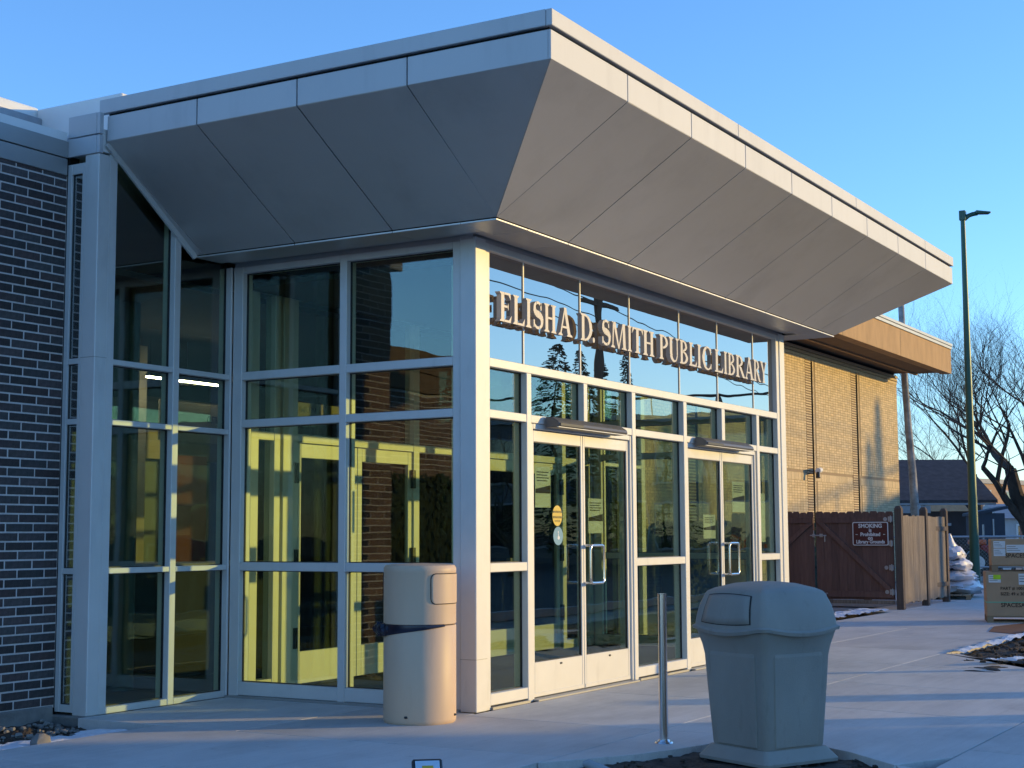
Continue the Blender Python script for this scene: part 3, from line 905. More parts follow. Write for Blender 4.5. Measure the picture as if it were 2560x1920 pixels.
# header strip between glass head and soffit
MB().box(-0.003, 6.73, 0.02, 0.13, HTOP, ZS + 0.03).build('head_closure', 'panel', lib)
MB().box(0.02, 0.13, 0.131, 2.39, HTOP, ZS + 0.03).build('head_closure', 'panel', lib)
# main block: fascia bands over return and column
for z0, z1 in ((4.206, 4.345), (4.355, 4.52)):
    MB().box(-1.545, FO - 0.03, YR - 0.012, YR + 0.02, z0, z1).build('fascia_band', 'fascia', lib, bev=0.003)
    MB().box(-1.547, -1.527, YR + 0.021, 2.722, z0 - 0.0, z1).build('fascia_band', 'fascia', lib, bev=0.003)
# roof slab and body that keeps daylight out of the lobby
MB().box(-1.50, 8.1, 2.545, 14.0, 4.23, 4.40).build('roof', 'membrane', lib)
MB().box(-1.50, 8.1, YR + .004, 2.545, 4.225, 4.40).build('roof', 'membrane', lib)
MB().box(8.0, 8.15, YR + 0.135, 14.0, 0, 4.23).build('wall', 'indoor', lib)
for a, b in [(6.73, 6.80), (7.345, 7.415), (7.95, 8.07)]:
    bar(a, b, YR, YR + 0.13, 0, 4.22)
for a, b in [(6.80, 7.345), (7.415, 7.95)]:
    for z0, z1 in RT + [(0.0, 0.05)]:
        bar(a, b, YR + .003, YR + 0.13, z0, z1, 'rail')
    zs = [0.050, RT[2][0], RT[2][1], RT[1][0], RT[1][1], RT[0][0], RT[0][1], 4.22]
    for k in range(0, 8, 2):
        pane(a, b, YR + 0.06, YR + 0.068, zs[k], zs[k + 1])
MB().box(-1.5, 8.0, 13.8, 14.0, 0, 4.23).build('wall', 'indoor', lib)
MB().box(-1.50, -1.40, 2.75, 13.8, 0, 4.23).build('wall', 'indoor', lib)
# parapets on the roof behind
MB().box(-0.721, 4.5, 3.0, 4.0, 4.40, 4.977).build('roof_parapet', 'membrane', lib, bev=0.01)
MB().box(-4.6, -0.70, 4.0, 4.4, 4.40, 4.995).build('roof_parapet', 'membrane', lib, bev=0.01)
MB().box(-4.6, -0.715, 3.93, 3.998, 4.40, 4.89).build('roof_parapet', 'trimgray', lib, bev=0.01)

# vestibule interior ----------------------------------------------------
MB().box(0.02, 6.70, 0.15, YR + 0.05, -0.10, 0.003).build('vestibule_floor', 'carpet', lib)
MB().box(-1.4, 8.0, YR + 0.14, 13.8, -0.10, 0.002).build('lobby_floor', 'carpet', lib)
MB().box(0.15, 6.58, 0.15, YR, 3.40, 3.44).build('vestibule_ceiling', 'indoor', lib)
MB().box(-1.39, 8.0, YR + 0.2, 13.8, 3.35, 3.40).build('lobby_ceiling', 'indoor', lib)
iy0, iy1 = YR + 0.0, YR + 0.11
IN_H = 2.20
def ibar(a, b, z0, z1, d=0.0, name='inner_mullion'): return MB().box(a, b, iy0 + d, iy1, z0, z1).build(name, 'frame', lib, bev=0.003)
for a, b in [(0.145, 0.20), (0.268, 0.370), (0.579, 0.66), (0.70, 0.90), (2.73, 2.83), (3.85, 3.95), (5.80, 5.90), (6.48, 6.58)]:
    ibar(a, b, 0.003, 3.40)
for a, b in [(0.90, 2.73), (2.83, 3.85), (3.95, 5.80), (5.90, 6.48), (0.37, 0.579)]:
    ibar(a, b, 2.13, 2.205, 0.003, 'inner_rail')
    pane(a, b, iy0 + .05, iy0 + .056, 2.205, 3.40, 'inner_pane', 'glass_in')
for a, b in [(2.83, 3.85), (5.90, 6.48), (0.37, 0.579)]:
    ibar(a, b, 0.003, 0.10, 0.003, 'inner_rail')
    pane(a, b, iy0 + .05, iy0 + .056, 0.10, 2.13, 'inner_pane', 'glass_in')
for a in (0.90, 3.95):
    for k in range(2):
        q0 = a + 0.01 + k * 0.912
        q1 = q0 + 0.905
        mb = MB()
        mb.box(q0, q0 + 0.07, iy0 + .02, iy0 + .06, 0.02, 2.125)
        mb.box(q1 - 0.07, q1, iy0 + .02, iy0 + .06, 0.02, 2.125)
        mb.box(q0 + .07, q1 - .07, iy0 + .021, iy0 + .059, 2.0, 2.124)
        mb.box(q0 + .07, q1 - .07, iy0 + .021, iy0 + .059, 0.021, 0.30)
        lf = mb.build('inner_door_leaf', 'frame', lib, bev=0.003)
        pane(q0 + .07, q1 - .07, iy0 + .036, iy0 + .042, 0.30, 2.0, 'inner_door_glass', 'glass_in', lf)
        MB().box(q0 + (.60 if k == 0 else .12), q0 + (.68 if k == 0 else .20), iy0 - .03, iy0 + .02, 1.02, 1.06).build('push_bar', 'steel', lf)
for hx_ in (0.86, 2.70, 3.93, 5.77):
    for hz_ in (0.42, 1.10, 1.86):
        MB().box(hx_, hx_ + 0.05, iy0 - 0.012, iy0 + 0.02, hz_ - 0.09, hz_ + 0.09).build('inner_hinge', 'black', lib)
# lobby: beige wall pieces, teal columns, counter, banners
MB().box(1.70, 2.02, 5.3, 5.5, 0, 3.3).build('lobby_wall', 'indoor_beige', lib)
MB().box(2.2, 5.2, 7.0, 7.15, 2.25, 3.0).build('lobby_wall', 'indoor_beige', lib)
MB().box(2.2, 6.8, 7.15, 7.3, 0, 3.3).build('lobby_wall', 'indoor_teal', lib)
MB().box(0.05, 1.2, 8.0, 8.2, 0, 2.6).build('lobby_wall', 'indoor_beige', lib)
MB().cyl((-0.02, 3.6, 0), (-0.02, 3.6, 3.35), 0.13, None, 24).build('lobby_column', 'indoor_teal', lib, smooth=True)
MB().box(0.9, 2.6, 3.9, 4.5, 0, 1.02).build('service_counter', 'indoor', lib, bev=0.01)
MB().box(0.85, 2.65, 3.85, 4.55, 1.02, 1.06).build('counter_top', 'indoor_beige', lib, bev=0.01)
MB().box(2.7, 3.3, 5.6, 5.63, 0.9, 2.2).build('wall_banner', 'maroon', lib)
MB().add([(1.9, 3.58, 1.98), (2.02, 3.58, 1.98), (1.95, 3.58, 2.12)], [(0, 1, 2)]).build('red_pennant', 'red', lib)
text_obj('OUTRA', 0.105, (2.62, 4.995, 2.52), (1, 0, 0), 'wall_lettering', 'black', lib, 0.002, 'LEFT', 0.55)
MB().box(1.9, 2.9, 5.0, 5.02, 2.30, 2.72).build('wall_sign_board', 'indoor_beige', lib)
text_obj('MUN', 0.10, (4.20, 4.995, 2.745), (1, 0, 0), 'wall_lettering', 'black', lib, 0.002, 'LEFT', 1.4)
MB().box(4.0, 5.0, 5.0, 5.02, 2.68, 2.86).build('wall_sign_board', 'indoor_beige', lib)
for i, (a, b) in enumerate(((1.10, 1.393), (1.691, 1.968), (2.174, 2.86))):
    t = thing('ceiling_light', ['short glowing strip lamp at the left edge of the lobby ceiling', 'middle glowing strip lamp of the lobby ceiling row',
                                'longest glowing strip lamp of the lobby ceiling row'][i], 'lamp', ((a + b) / 2, 4.98, 2.93), 0, 'strip lamps on the lobby ceiling')
    w = (b - a) / 2
    MB().box(-w, w, -0.02, 0.02, -0.006, 0.012).build('light_strip', 'led', t)
    MB().box(-w, w, -0.025, 0.025, 0.0125, 0.04).build('lamp_housing', 'black', t)
    MB().cyl((-w * .7, 0, 0.04), (-w * .7, 0, 0.42), 0.004, None, 6).build('hanging_rod', 'black', t)
    MB().cyl((w * .7, 0, 0.04), (w * .7, 0, 0.42), 0.004, None, 6).build('hanging_rod', 'black', t)

# ------------------------------------------------------------------ sign letters
sign = thing('library_sign', 'raised cream serif letters reading ELISHA D. SMITH PUBLIC LIBRARY over the doors', 'sign', (0, 0, 2.957))
CH = 0.232
def letter_polys(ch):
    """pieces (polygons in a 1-high box) and the letter's width"""
    P = []
    st, th, sf = 0.20, 0.075, 0.10        # stem, thin stroke, serif overhang
    def rect(x0_, x1_, z0_, z1_): P.append([(x0_, z0_), (x1_, z0_), (x1_, z1_), (x0_, z1_)])
    def serif(xc, z, w, upw=True):
        h = 0.055
        s = 1 if upw else -1
        P.append([(xc - w / 2, z), (xc + w / 2, z), (xc + w / 2 - 0.015, z + s * h * .6), (xc + w * .26, z + s * h * 1.6), (xc - w * .26, z + s * h * 1.6), (xc - w / 2 + 0.015, z + s * h * .6)])
    def stem(x, s=st, top=True, bot=True):
        rect(x, x + s, 0.0, 1.0)
        if bot: serif(x + s / 2, 0.0, s + 2 * sf)
        if top: serif(x + s / 2, 1.0, s + 2 * sf, False)
    def arc(cx, cz, ro, zo, ri, zi, a0, a1, cxi=None, n=14):
        cxi = cx if cxi is None else cxi
        for k in range(n):
            t0, t1 = R(a0 + (a1 - a0) * k / n), R(a0 + (a1 - a0) * (k + 1) / n)
            P.append([(cx + ro * math.cos(t0), cz + zo * math.sin(t0)), (cx + ro * math.cos(t1), cz + zo * math.sin(t1)),
                      (cxi + ri * math.cos(t1), cz + zi * math.sin(t1)), (cxi + ri * math.cos(t0), cz + zi * math.sin(t0))])
    if ch == 'I': stem(0.1); w = 0.40
    elif ch == 'L':
        stem(0.1); rect(0.3, 0.72, 0.0, th); P.append([(0.62, th), (0.74, 0.0), (0.78, 0.26)]); w = 0.80
    elif ch == 'E':
        stem(0.1); rect(0.3, 0.70, 0.0, th); rect(0.3, 0.68, 1 - th, 1.0); rect(0.3, 0.55, 0.49, 0.49 + th)
        P.append([(0.60, th), (0.72, 0.0), (0.78, 0.26)]); P.append([(0.58, 1 - th), (0.70, 1.0), (0.72, 0.77)]); P.append([(0.50, 0.525), (0.57, 0.40), (0.57, 0.66)]); w = 0.80
    elif ch == 'H':
        stem(0.1); stem(0.62); rect(0.3, 0.62, 0.47, 0.47 + th); w = 0.92
    elif ch == 'T':
        stem(0.34, top=False); rect(0.02, 0.86, 1 - th, 1.0); P.append([(0.14, 1 - th), (0.02, 1.0), (0.0, 0.74)]); P.append([(0.74, 1 - th), (0.86, 1.0), (0.88, 0.74)]); w = 0.88
    elif ch == 'D':
        stem(0.1); arc(0.30, 0.5, 0.62, 0.5, 0.40, 0.425, -90, 90); w = 0.96
    elif ch == 'P':
        stem(0.1); arc(0.30, 0.72, 0.50, 0.28, 0.30, 0.205, -90, 90); w = 0.84
    elif ch == 'B':
        stem(0.1); arc(0.30, 0.76, 0.44, 0.24, 0.25, 0.17, -90, 90); arc(0.30, 0.27, 0.52, 0.27, 0.31, 0.20, -90, 90); w = 0.86
    elif ch == 'R':
        stem(0.1); arc(0.30, 0.74, 0.46, 0.26, 0.26, 0.185, -90, 90); P.append([(0.36, 0.49), (0.58, 0.49), (0.98, 0.0), (0.74, 0.0)]); P.append([(0.74, 0), (1.02, 0), (1.02, .05), (0.78, .06)]); w = 0.98
    elif ch == 'U':
        rect(0.1, 0.30, 0.30, 1.0); serif(0.2, 1.0, 0.40, False); rect(0.68, 0.76, 0.30, 1.0); serif(0.72, 1.0, 0.30, False)
        arc(0.43, 0.31, 0.33, 0.33, 0.19, 0.24, 180, 360, 0.49); w = 0.90
    elif ch == 'C':
        arc(0.52, 0.5, 0.48, 0.52, 0.30, 0.445, 48, 312, 0.56, 22)
        P.append([(0.72, 0.93), (0.86, 0.98), (0.86, 0.68), (0.80, 0.68)]); P.append([(0.74, 0.09), (0.86, 0.04), (0.88, 0.28), (0.83, 0.28)]); w = 0.92
    elif ch == 'S':
        pts = []
        for k in range(31):
            t = k / 30
            a = R(40 + 235 * t)
            if t < 0.5:
                a = R(35 + (270 - 35) * (t / 0.5)); c = (0.36, 0.745); rx, rz = 0.24, 0.205
            else:
                a = R(90 - (90 + 145) * ((t - 0.5) / 0.5)); c = (0.36, 0.27); rx, rz = 0.27, 0.22
            pts.append(Vector((c[0] + rx * math.cos(a), c[1] + rz * math.sin(a) + (0 if t < .5 else 0.05 * (1 - (t - .5) / .5)))))
        for k in range(30):
            d = (pts[k + 1] - pts[k]); d = d.normalized() if d.length > 1e-6 else Vector((1, 0))
            w0 = 0.045 + 0.085 * math.exp(-((k / 30 - 0.5) / 0.2) ** 2)
            nrm = Vector((-d.y, d.x))
            P.append([tuple(pts[k] + nrm * w0), tuple(pts[k] - nrm * w0), tuple(pts[k + 1] - nrm * w0 + d * .01), tuple(pts[k + 1] + nrm * w0 + d * .01)])
        P.append([(0.50, 0.93), (0.60, 0.97), (0.60, 0.70), (0.54, 0.70)]); P.append([(0.06, 0.06), (0.16, 0.10), (0.13, 0.33), (0.06, 0.33)]); w = 0.72
    elif ch == 'A':
        P.append([(0.10, 0.0), (0.19, 0.0), (0.53, 1.0), (0.44, 1.0)]); P.append([(0.70, 0.0), (0.92, 0.0), (0.58, 1.03), (0.40, 1.03)]); rect(0.26, 0.72, 0.28, 0.28 + th)
        serif(0.14, 0.0, 0.32); serif(0.82, 0.0, 0.42); w = 1.0
    elif ch == 'M':
        P.append([(0.10, 0), (0.18, 0), (0.26, 1.0), (0.16, 1.0)]); P.append([(0.16, 1.0), (0.38, 1.0), (0.66, 0.0), (0.58, 0.0)]); P.append([(0.58, 0.0), (0.66, 0.0), (1.02, 1.0), (0.94, 1.0)])
        P.append([(0.98, 0), (1.19, 0), (1.13, 1.0), (0.94, 1.0)]); serif(0.14, 0.0, 0.32); serif(1.085, 0.0, 0.42); P.append([(0.04, 1.0), (0.2, 1.0), (0.2, .93)]); P.append([(1.1, 1.0), (1.22, 1.0), (1.1, .93)]); w = 1.3
    elif ch == 'Y':
        P.append([(0.04, 1.0), (0.28, 1.0), (0.56, 0.46), (0.38, 0.46)]); P.append([(0.78, 1.0), (0.86, 1.0), (0.56, 0.46), (0.47, 0.46)]); rect(0.37, 0.57, 0.0, 0.48)
        serif(0.47, 0.0, 0.40); serif(0.15, 1.0, 0.36, False); serif(0.80, 1.0, 0.28, False); w = 0.92
    else:
        P.append([(0.1 + 0.1 * math.cos(2 * math.pi * k / 12), 0.1 + 0.1 * math.sin(2 * math.pi * k / 12)) for k in range(12)]); w = 0.24
    return P, w
placed = [('E', .298, .485), ('L', .504, .690), ('I', .706, .796), ('S', .816, .992), ('H', 1.006, 1.210), ('A', 1.250, 1.485), ('D', 1.644, 1.868), ('.', 1.868, 1.915),
          ('S', 2.036, 2.215), ('M', 2.222, 2.540), ('I', 2.556, 2.640), ('T', 2.649, 2.875), ('H', 2.880, 3.120), ('P', 3.237, 3.440), ('U', 3.452, 3.695), ('B', 3.708, 3.910),
          ('L', 3.931, 4.122), ('I', 4.135, 4.232), ('C', 4.250, 4.500), ('L', 4.582, 4.800), ('I', 4.823, 4.911), ('B', 4.935, 5.131), ('R', 5.151, 5.405), ('A', 5.408, 5.660),
          ('R', 5.665, 5.865), ('Y', 5.865, 6.055)]
for ch, a, b in placed:
    P, w = letter_polys(ch)
    mb = MB()
    s = (b - a) / w
    bm_off = 0.0
    for k, poly in enumerate(P):
        off = 0.0006 * (k % 5)
        mb.prism([(a + px * s, -0.036 - off, pz * CH) for px, pz in poly], (0, 0.042 + 2 * off, 0))
    mb.build('letter', 'letter', sign)

# ------------------------------------------------------------------ dark brick wing
BW = thing('dark_brick_wing', 'dark brown brick library wing under gray metal fascia at the left edge', 'building', (-1.9, 2.731, 0))
ox, oy = -1.9, 2.731
BL, BC, JT = 0.255, 0.0672, 0.0125
MB().box(-2.65 - ox, xs0 + 0.0 - ox, 0.004, 0.25, 0.05, 4.062).build('mortar_bed', 'mortar', BW)
MB().box(-2.67 - ox, xs0 - 0.02 - ox, -0.02, 0.27, -0.4, 0.066).build('foundation', 'found', BW, bev=0.01)
proto_full = None
def brick_mesh(l):
    return MB().box(0, l, 0, 0.06, 0, BC - JT).build('brick', 'brick', BW, bev=0.0025)
protos = {}
rest = MB()
nb = 0
row = 0
z = 0.072
while z < 4.04:
    shift = (row % 2) * BL / 2
    x = xs0 - 0.004
    first = True
    # courses start at the window jamb and run left
    xe = x
    seq = [BL / 2 - JT if row % 2 == 0 else (BL * 0.96 - JT)]
    while xe > -2.6:
        l = seq[0] if first else BL - JT
        l = min(l, xe + 2.645)
        xa = xe - l
        if l < 0.03: break
        if xa > -2.30:
            key = round(l, 4)
            jy_ = rnd.uniform(-0.002, 0.002)
            if key not in protos:
                protos[key] = brick_mesh(l)
                protos[key].location = (xa - ox, jy_, z)
            else:
                inst(protos[key], 'brick', BW, (xa - ox, jy_, z))
            nb += 1
        else:
            rest.box(xa - ox, xe - ox, rnd.uniform(-.002, .002), 0.06, z, z + BC - JT)
        xe = xa - JT
        first = False
    z += BC
    row += 1
tag(rest.build('brick_courses', 'brick_mass', BW), None, None, None, 'stuff')
# metal fascia over the brick, two bands and a slanted cap
MB().box(-2.70 - ox, -1.548 - ox, -0.012, 0.10, 4.066, 4.193).build('fascia_band', 'gray_metal', BW, bev=0.003)
MB().box(-2.70 - ox, -1.548 - ox, -0.016, 0.10, 4.201, 4.330).build('fascia_band', 'gray_metal', BW, bev=0.003)
MB().box(-2.64 - ox, -1.55 - ox, 0.0, 2.75, 4.335, 4.40).build('roof', 'membrane', BW)
MB().box(-2.64 - ox, -1.55 - ox, 0.26, 2.75, 0, 4.06).build('wall', 'brick', BW)
# wing set back further left (seen mirrored in the side glass)
SW = thing('set_back_brick_wing', 'sunlit brown brick wing set back at far left, mirrored in the side glass', 'building', (-9.0, 5.5, 0))
MB().box(-8, 6.34, 0.004, 0.3, -0.2, 3.25).build('mortar_bed', 'mortar', SW)
bm_ = MB()
row = 0
z = 0.0
while z < 3.20:
    x = -8 + (row % 2) * BL / 2
    if 29 <= row <= 32:
        if row == 29:
            xx = -8
            while xx < 6.2:
                bm_.box(xx, xx + 0.0572, rnd.uniform(-.002, .002), 0.08, z, z + BC * 4 - JT)
                xx += 0.0672
    else:
        while x < 6.2:
            bm_.box(x, x + BL - JT, rnd.uniform(-.002, .002), 0.08, z, z + BC - JT)
            x += BL
    z += BC
    row += 1
tag(bm_.build('brick_courses', 'brick_mass', SW), None, None, None, 'stuff')
MB().box(-8.1, 6.34, -0.05, 0.3, 3.255, 3.50).build('fascia_band', 'stucco_dark', SW)
MB().box(-8.1, 6.34, -0.06, 0.3, 3.51, 3.80).build('fascia_band', 'stucco_dark', SW)

# ------------------------------------------------------------------ buff brick wing
FW = thing('buff_brick_wing', 'long buff brick library wing with deep tan stucco eaves beyond the entrance', 'building', (26.0, 7.0, 0))
wx0, wx1 = 8.2 - 26.0, 35.9 - 26.0
slots = [(27.55 - 26, 27.985 - 26, 28.13 - 26), (31.36 - 26, 31.79 - 26, 31.96 - 26)]      # striped strip start, dark slot start, slot end
for sh in (-3.81, -7.62):
    slots.insert(0, tuple(v + sh for v in slots[0])) if False else None
strip_all = [(23.74 - 26, 24.175 - 26, 24.32 - 26), (19.93 - 26, 20.365 - 26, 20.51 - 26)] + slots
# mortar backing split round the slots
edges = [wx0]
for s in sorted(strip_all): edges += [s[1], s[2]]
edges.append(wx1)
for a, b in zip(edges[0::2], edges[1::2]):
    MB().box(a, b, 0.010, 0.28, -0.1, 6.125).build('mortar_bed', 'buff_mortar', FW)
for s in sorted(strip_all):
    MB().box(s[1] + .001, s[2] - .001, 0.035, 0.279, -0.1, 5.80).build('slot_shade_fill', 'darkgap', FW)  # near-black fill, paints the shade of a deep slot
    MB().box(s[0], s[1] - 0.002, 0.004, 0.0098, -0.1, 5.80).build('strip_backing', 'stucco_dark', FW)
    MB().box(s[1], s[2], 0.010, 0.279, 5.80, 6.125).build('slot_head', 'buff_mortar', FW)
CB, LB, JB = 0.0669, 0.205, 0.011
fp = {}
restb = MB()
cand = []
row = 0
z = 0.0
while z < 5.84:
    if 2.69 <= z + 0.02 <= 2.90:
        # soldier band
        if z < 2.74:
            x = wx0
            while x < wx1 - 0.05:
                if not any(s[1] - 0.06 < x < s[2] or s[0] - 0.03 < x < s[2] for s in strip_all):
                    restb.box(x, x + CB - 0.006, rnd.uniform(-.001, .001), 0.05, z, z + CB * 3 - JB)
                x += CB
    else:
        x = wx0 + (row % 2) * LB / 2
        while x < wx1 - 0.04:
            l = LB - JB
            xe = min(x + l, wx1)
            blocked = False
            for s in strip_all:
                if x < s[2] and xe > s[0]:
                    if x < s[0] - 0.05: xe = s[0] - 0.004
                    elif xe > s[2] + 0.05: x = s[2] + 0.0; 
                    else: blocked = True
            if not blocked and xe - x > 0.03:
                cand.append((x, xe, z))
            x = x + LB if not blocked else x + LB
    # deep raked strip bricks
    for s in strip_all:
        restb.box(s[0], s[1] - 0.012, -0.008, 0.05, z, z + 0.034)
    z += CB
    row += 1
# the bricks that show largest (left end next to the entrance) as parts, the rest as one mass
vis = [c for c in cand if c[0] + 26 > 24.4 and c[2] > 1.6]
vis.sort(key=lambda c: c[0])
singles = set((c[0], c[2]) for c in vis[:298])
for c in cand:
    if (c[0], c[2]) in singles:
        k = round(c[1] - c[0], 4)
        if k not in fp:
            fp[k] = MB().box(0, k, 0, 0.05, 0, CB - JB).build('brick', 'buff', FW)
            fp[k].location = (c[0], rnd.uniform(-.001, .001), c[2])
        else:
            inst(fp[k], 'brick', FW, (c[0], rnd.uniform(-.001, .001), c[2]))
    else:
        restb.box(c[0], c[1], rnd.uniform(-.0015, .0015), 0.05, c[2], c[2] + CB - JB)
tag(restb.build('brick_courses', 'buff_mass', FW), None, None, None, 'stuff')
for k in range(3):
    MB().box(wx0, wx1, -0.02 - 0.012 * k, 0.05, 5.853 + k * 0.09, 5.853 + k * 0.09 + 0.07).build('corbel_course', 'buff', FW, bev=0.004)
MB().box(wx0, wx1 - .01, 0.06, 0.25, 6.126, 6.20).build('wall_head', 'darkgap', FW)
# eaves
ey = 5.35 - 7.0
MB().box(wx0, wx1 + 0.12, ey, ey + 0.30, 6.10, 6.835).build('eave_fascia', 'stucco', FW, bev=0.006)
for a in (25.6 - 26, 30.6 - 26):
    MB().box(a, a + 0.012, ey - 0.002, ey + 0.01, 6.10, 6.834).build('fascia_joint', 'darkgap', FW)
MB().box(wx0, wx1 + 0.12, ey + 0.301, -0.55, 6.16, 6.30).build('eave_soffit', 'stucco_dark', FW)
MB().box(wx0, wx1 + 0.12, -0.62, -0.54, 6.12, 6.159).build('soffit_trim', 'stucco', FW)
MB().box(wx0, wx1 + 0.12, -0.539, 0.30, 6.201, 6.30).build('eave_soffit', 'stucco_dark', FW)
MB().box(wx0, wx1 + 0.14, ey - 0.03, ey + 0.30, 6.838, 6.925).build('roof_edge', 'gray_metal', FW, bev=0.006)
MB().box(wx0, wx1 + 0.16, ey - 0.05, ey + 0.30, 6.93, 7.01).build('roof_edge', 'gray_metal', FW, bev=0.006)
MB().box(wx0, wx1, 0.281, 9, -0.1, 6.20).build('wall', 'buff_mortar', FW)
MB().box(wx0, wx1 + 0.1, ey + 0.301, 9, 6.40, 6.90).build('roof', 'membrane', FW)
# security camera on the buff wall
sc_ = thing('security_camera', 'white bullet security camera on the buff brick wall above the gates', 'camera', (28.15, 6.99, 2.86))
MB().cyl((0.0, -0.02, 0.05), (0.0, -0.16, 0.10), 0.045, None, 12).build('wall_mount', 'sign_white', sc_, smooth=True)
MB().cyl((-0.05, -0.15, 0.10), (-0.62, -0.28, 0.06), 0.07, None, 14).build('camera_body', 'sign_white', sc_, smooth=True)
MB().cyl((-0.58, -0.27, 0.02), (-0.62, -0.28, -0.12), 0.05, 0.06, 12).build('camera_lens', 'black', sc_, smooth=True)

# ------------------------------------------------------------------ gates, fence, smoking sign
def board(mb, y0_, y1_, z0_, z1_, x, t, ear=0.03):
    w = y1_ - y0_
    mb.prism([(x, y0_, z0_), (x, y1_, z0_), (x, y1_, z1_ - ear), (x, y1_ - ear * .7, z1_), (x, y0_ + ear * .7, z1_), (x, y0_, z1_ - ear)], (t, 0, 0))
def gate(ya, yb, name_label, brace_up, hinge_y, latch_y):
    t = thing('wooden_gate', name_label, 'gate', (16.42, ya, 0))
    n = max(1, round((yb - ya) / 0.136))
    w = (yb - ya) / n
    for k in range(n):
        mb = MB()
        board(mb, k * w + 0.0012, (k + 1) * w - 0.0012, 0.16 + rnd.uniform(-.006, .006), 1.70 + rnd.uniform(-.012, .012), rnd.uniform(-.002, .002), 0.018)
        mb.build('gate_board', 'wood_brown', t)
    W = yb - ya
    MB().box(-0.034, -0.003, 0.01, W - 0.01, 1.50, 1.60).build('gate_rail', 'wood_brown', t, bev=0.003)
    MB().box(-0.034, -0.003, 0.01, W - 0.01, 0.20, 0.31).build('gate_rail', 'wood_brown', t, bev=0.003)
    MB().box(-0.034, -0.003, 0.01, W - 0.01, 0.09, 0.155).build('gate_rail', 'wood_old', t, bev=0.003)
    a, b = (0.06, W - 0.10) if brace_up else (W - 0.10, 0.06)
    MB().hexa([(-0.036, a - 0.06, 0.312), (-0.036, a + 0.06, 0.312), (-0.004, a + 0.06, 0.312), (-0.004, a - 0.06, 0.312)],
              [(-0.036, b - 0.06, 1.498), (-0.036, b + 0.06, 1.498), (-0.004, b + 0.06, 1.498), (-0.004, b - 0.06, 1.498)]).build('gate_brace', 'wood_brown', t, bev=0.003)
    if hinge_y is not None:
        for zc in (0.30, 0.72, 1.14, 1.56):
            mb = MB()
            mb.cyl((-0.042, hinge_y + 0.10, zc), (-0.034, hinge_y + 0.10, zc), 0.035, None, 12)
            mb.box(-0.045, -0.036, hinge_y - 0.03, hinge_y + 0.05, zc - 0.045, zc + 0.045)
            mb.cyl((-0.052, hinge_y, zc - 0.06), (-0.052, hinge_y, zc + 0.06), 0.010, None, 8)
            mb.build('gate_hinge', 'galv', t)
    if latch_y is not None:
        for zc in (0.26, 1.28):
            mb = MB()
            mb.cyl((-0.05, latch_y - 0.16, zc), (-0.05, latch_y + 0.14, zc), 0.011, None, 8)
            mb.cyl((-0.05, latch_y - 0.13, zc), (-0.05, latch_y - 0.13, zc - 0.11), 0.009, None, 8)
            mb.box(-0.046, -0.036, latch_y - 0.09, latch_y - 0.03, zc - 0.03, zc + 0.03)
            mb.box(-0.046, -0.036, latch_y + 0.05, latch_y + 0.10, zc - 0.03, zc + 0.03)
            mb.cyl((-0.05, latch_y + 0.07, zc), (-0.05, latch_y + 0.07, zc + 0.09), 0.008, None, 8)
            mb.build('gate_latch', 'galv', t)
    return t
gate(1.60, 2.995, 'brown plank gate leaf carrying the smoking sign, hinged on the corner post', True, 0.03, 1.35)
gate(3.035, 4.60, 'brown plank gate leaf behind the beige bin, nearer the library wall', False, None, None)
fen = thing('board_fence', 'weathered board fence panels and posts running back from the gates', 'fence', (16.42, 1.5, 0))
posts = [(0.0, 0.0), (1.68, 0.02), (3.36, 0.08)]
for px, py in posts:
    mb = MB()
    h = 0.062
    mb.loft([[(px - h, py - h, 0), (px + h, py - h, 0), (px + h, py + h, 0), (px - h, py + h, 0)],
             [(px - h, py - h, 1.74), (px + h, py - h, 1.74), (px + h, py + h, 1.74), (px - h, py + h, 1.74)],
             [(px - h * .55, py - h * .55, 1.79), (px + h * .55, py - h * .55, 1.79), (px + h * .55, py + h * .55, 1.79), (px - h * .55, py + h * .55, 1.79)]])
    mb.build('fence_post', 'wood_post', fen, bev=0.005)
for (pa, pb) in zip(posts[:-1], posts[1:]):
    n = 11
    L_ = pb[0] - pa[0] - 0.13
    for k in range(n):
        xa = pa[0] + 0.065 + k * L_ / n
        yk = lerp(pa[1], pb[1], (k + .5) / n)
        MB().box(xa + 0.0012, xa + L_ / n - 0.0012, yk - 0.035 + rnd.uniform(-.003, .003), yk - 0.016, 0.11 + rnd.uniform(-.02, .015), 1.62 + rnd.uniform(-.012, .012)).build('fence_board', 'wood_old', fen)
    for zc in (0.35, 1.40):
        MB().box(pa[0] + 0.063, pb[0] - 0.063, pa[1] - 0.012, pa[1] + 0.03, zc - 0.04, zc + 0.04).build('fence_rail', 'wood_post', fen)
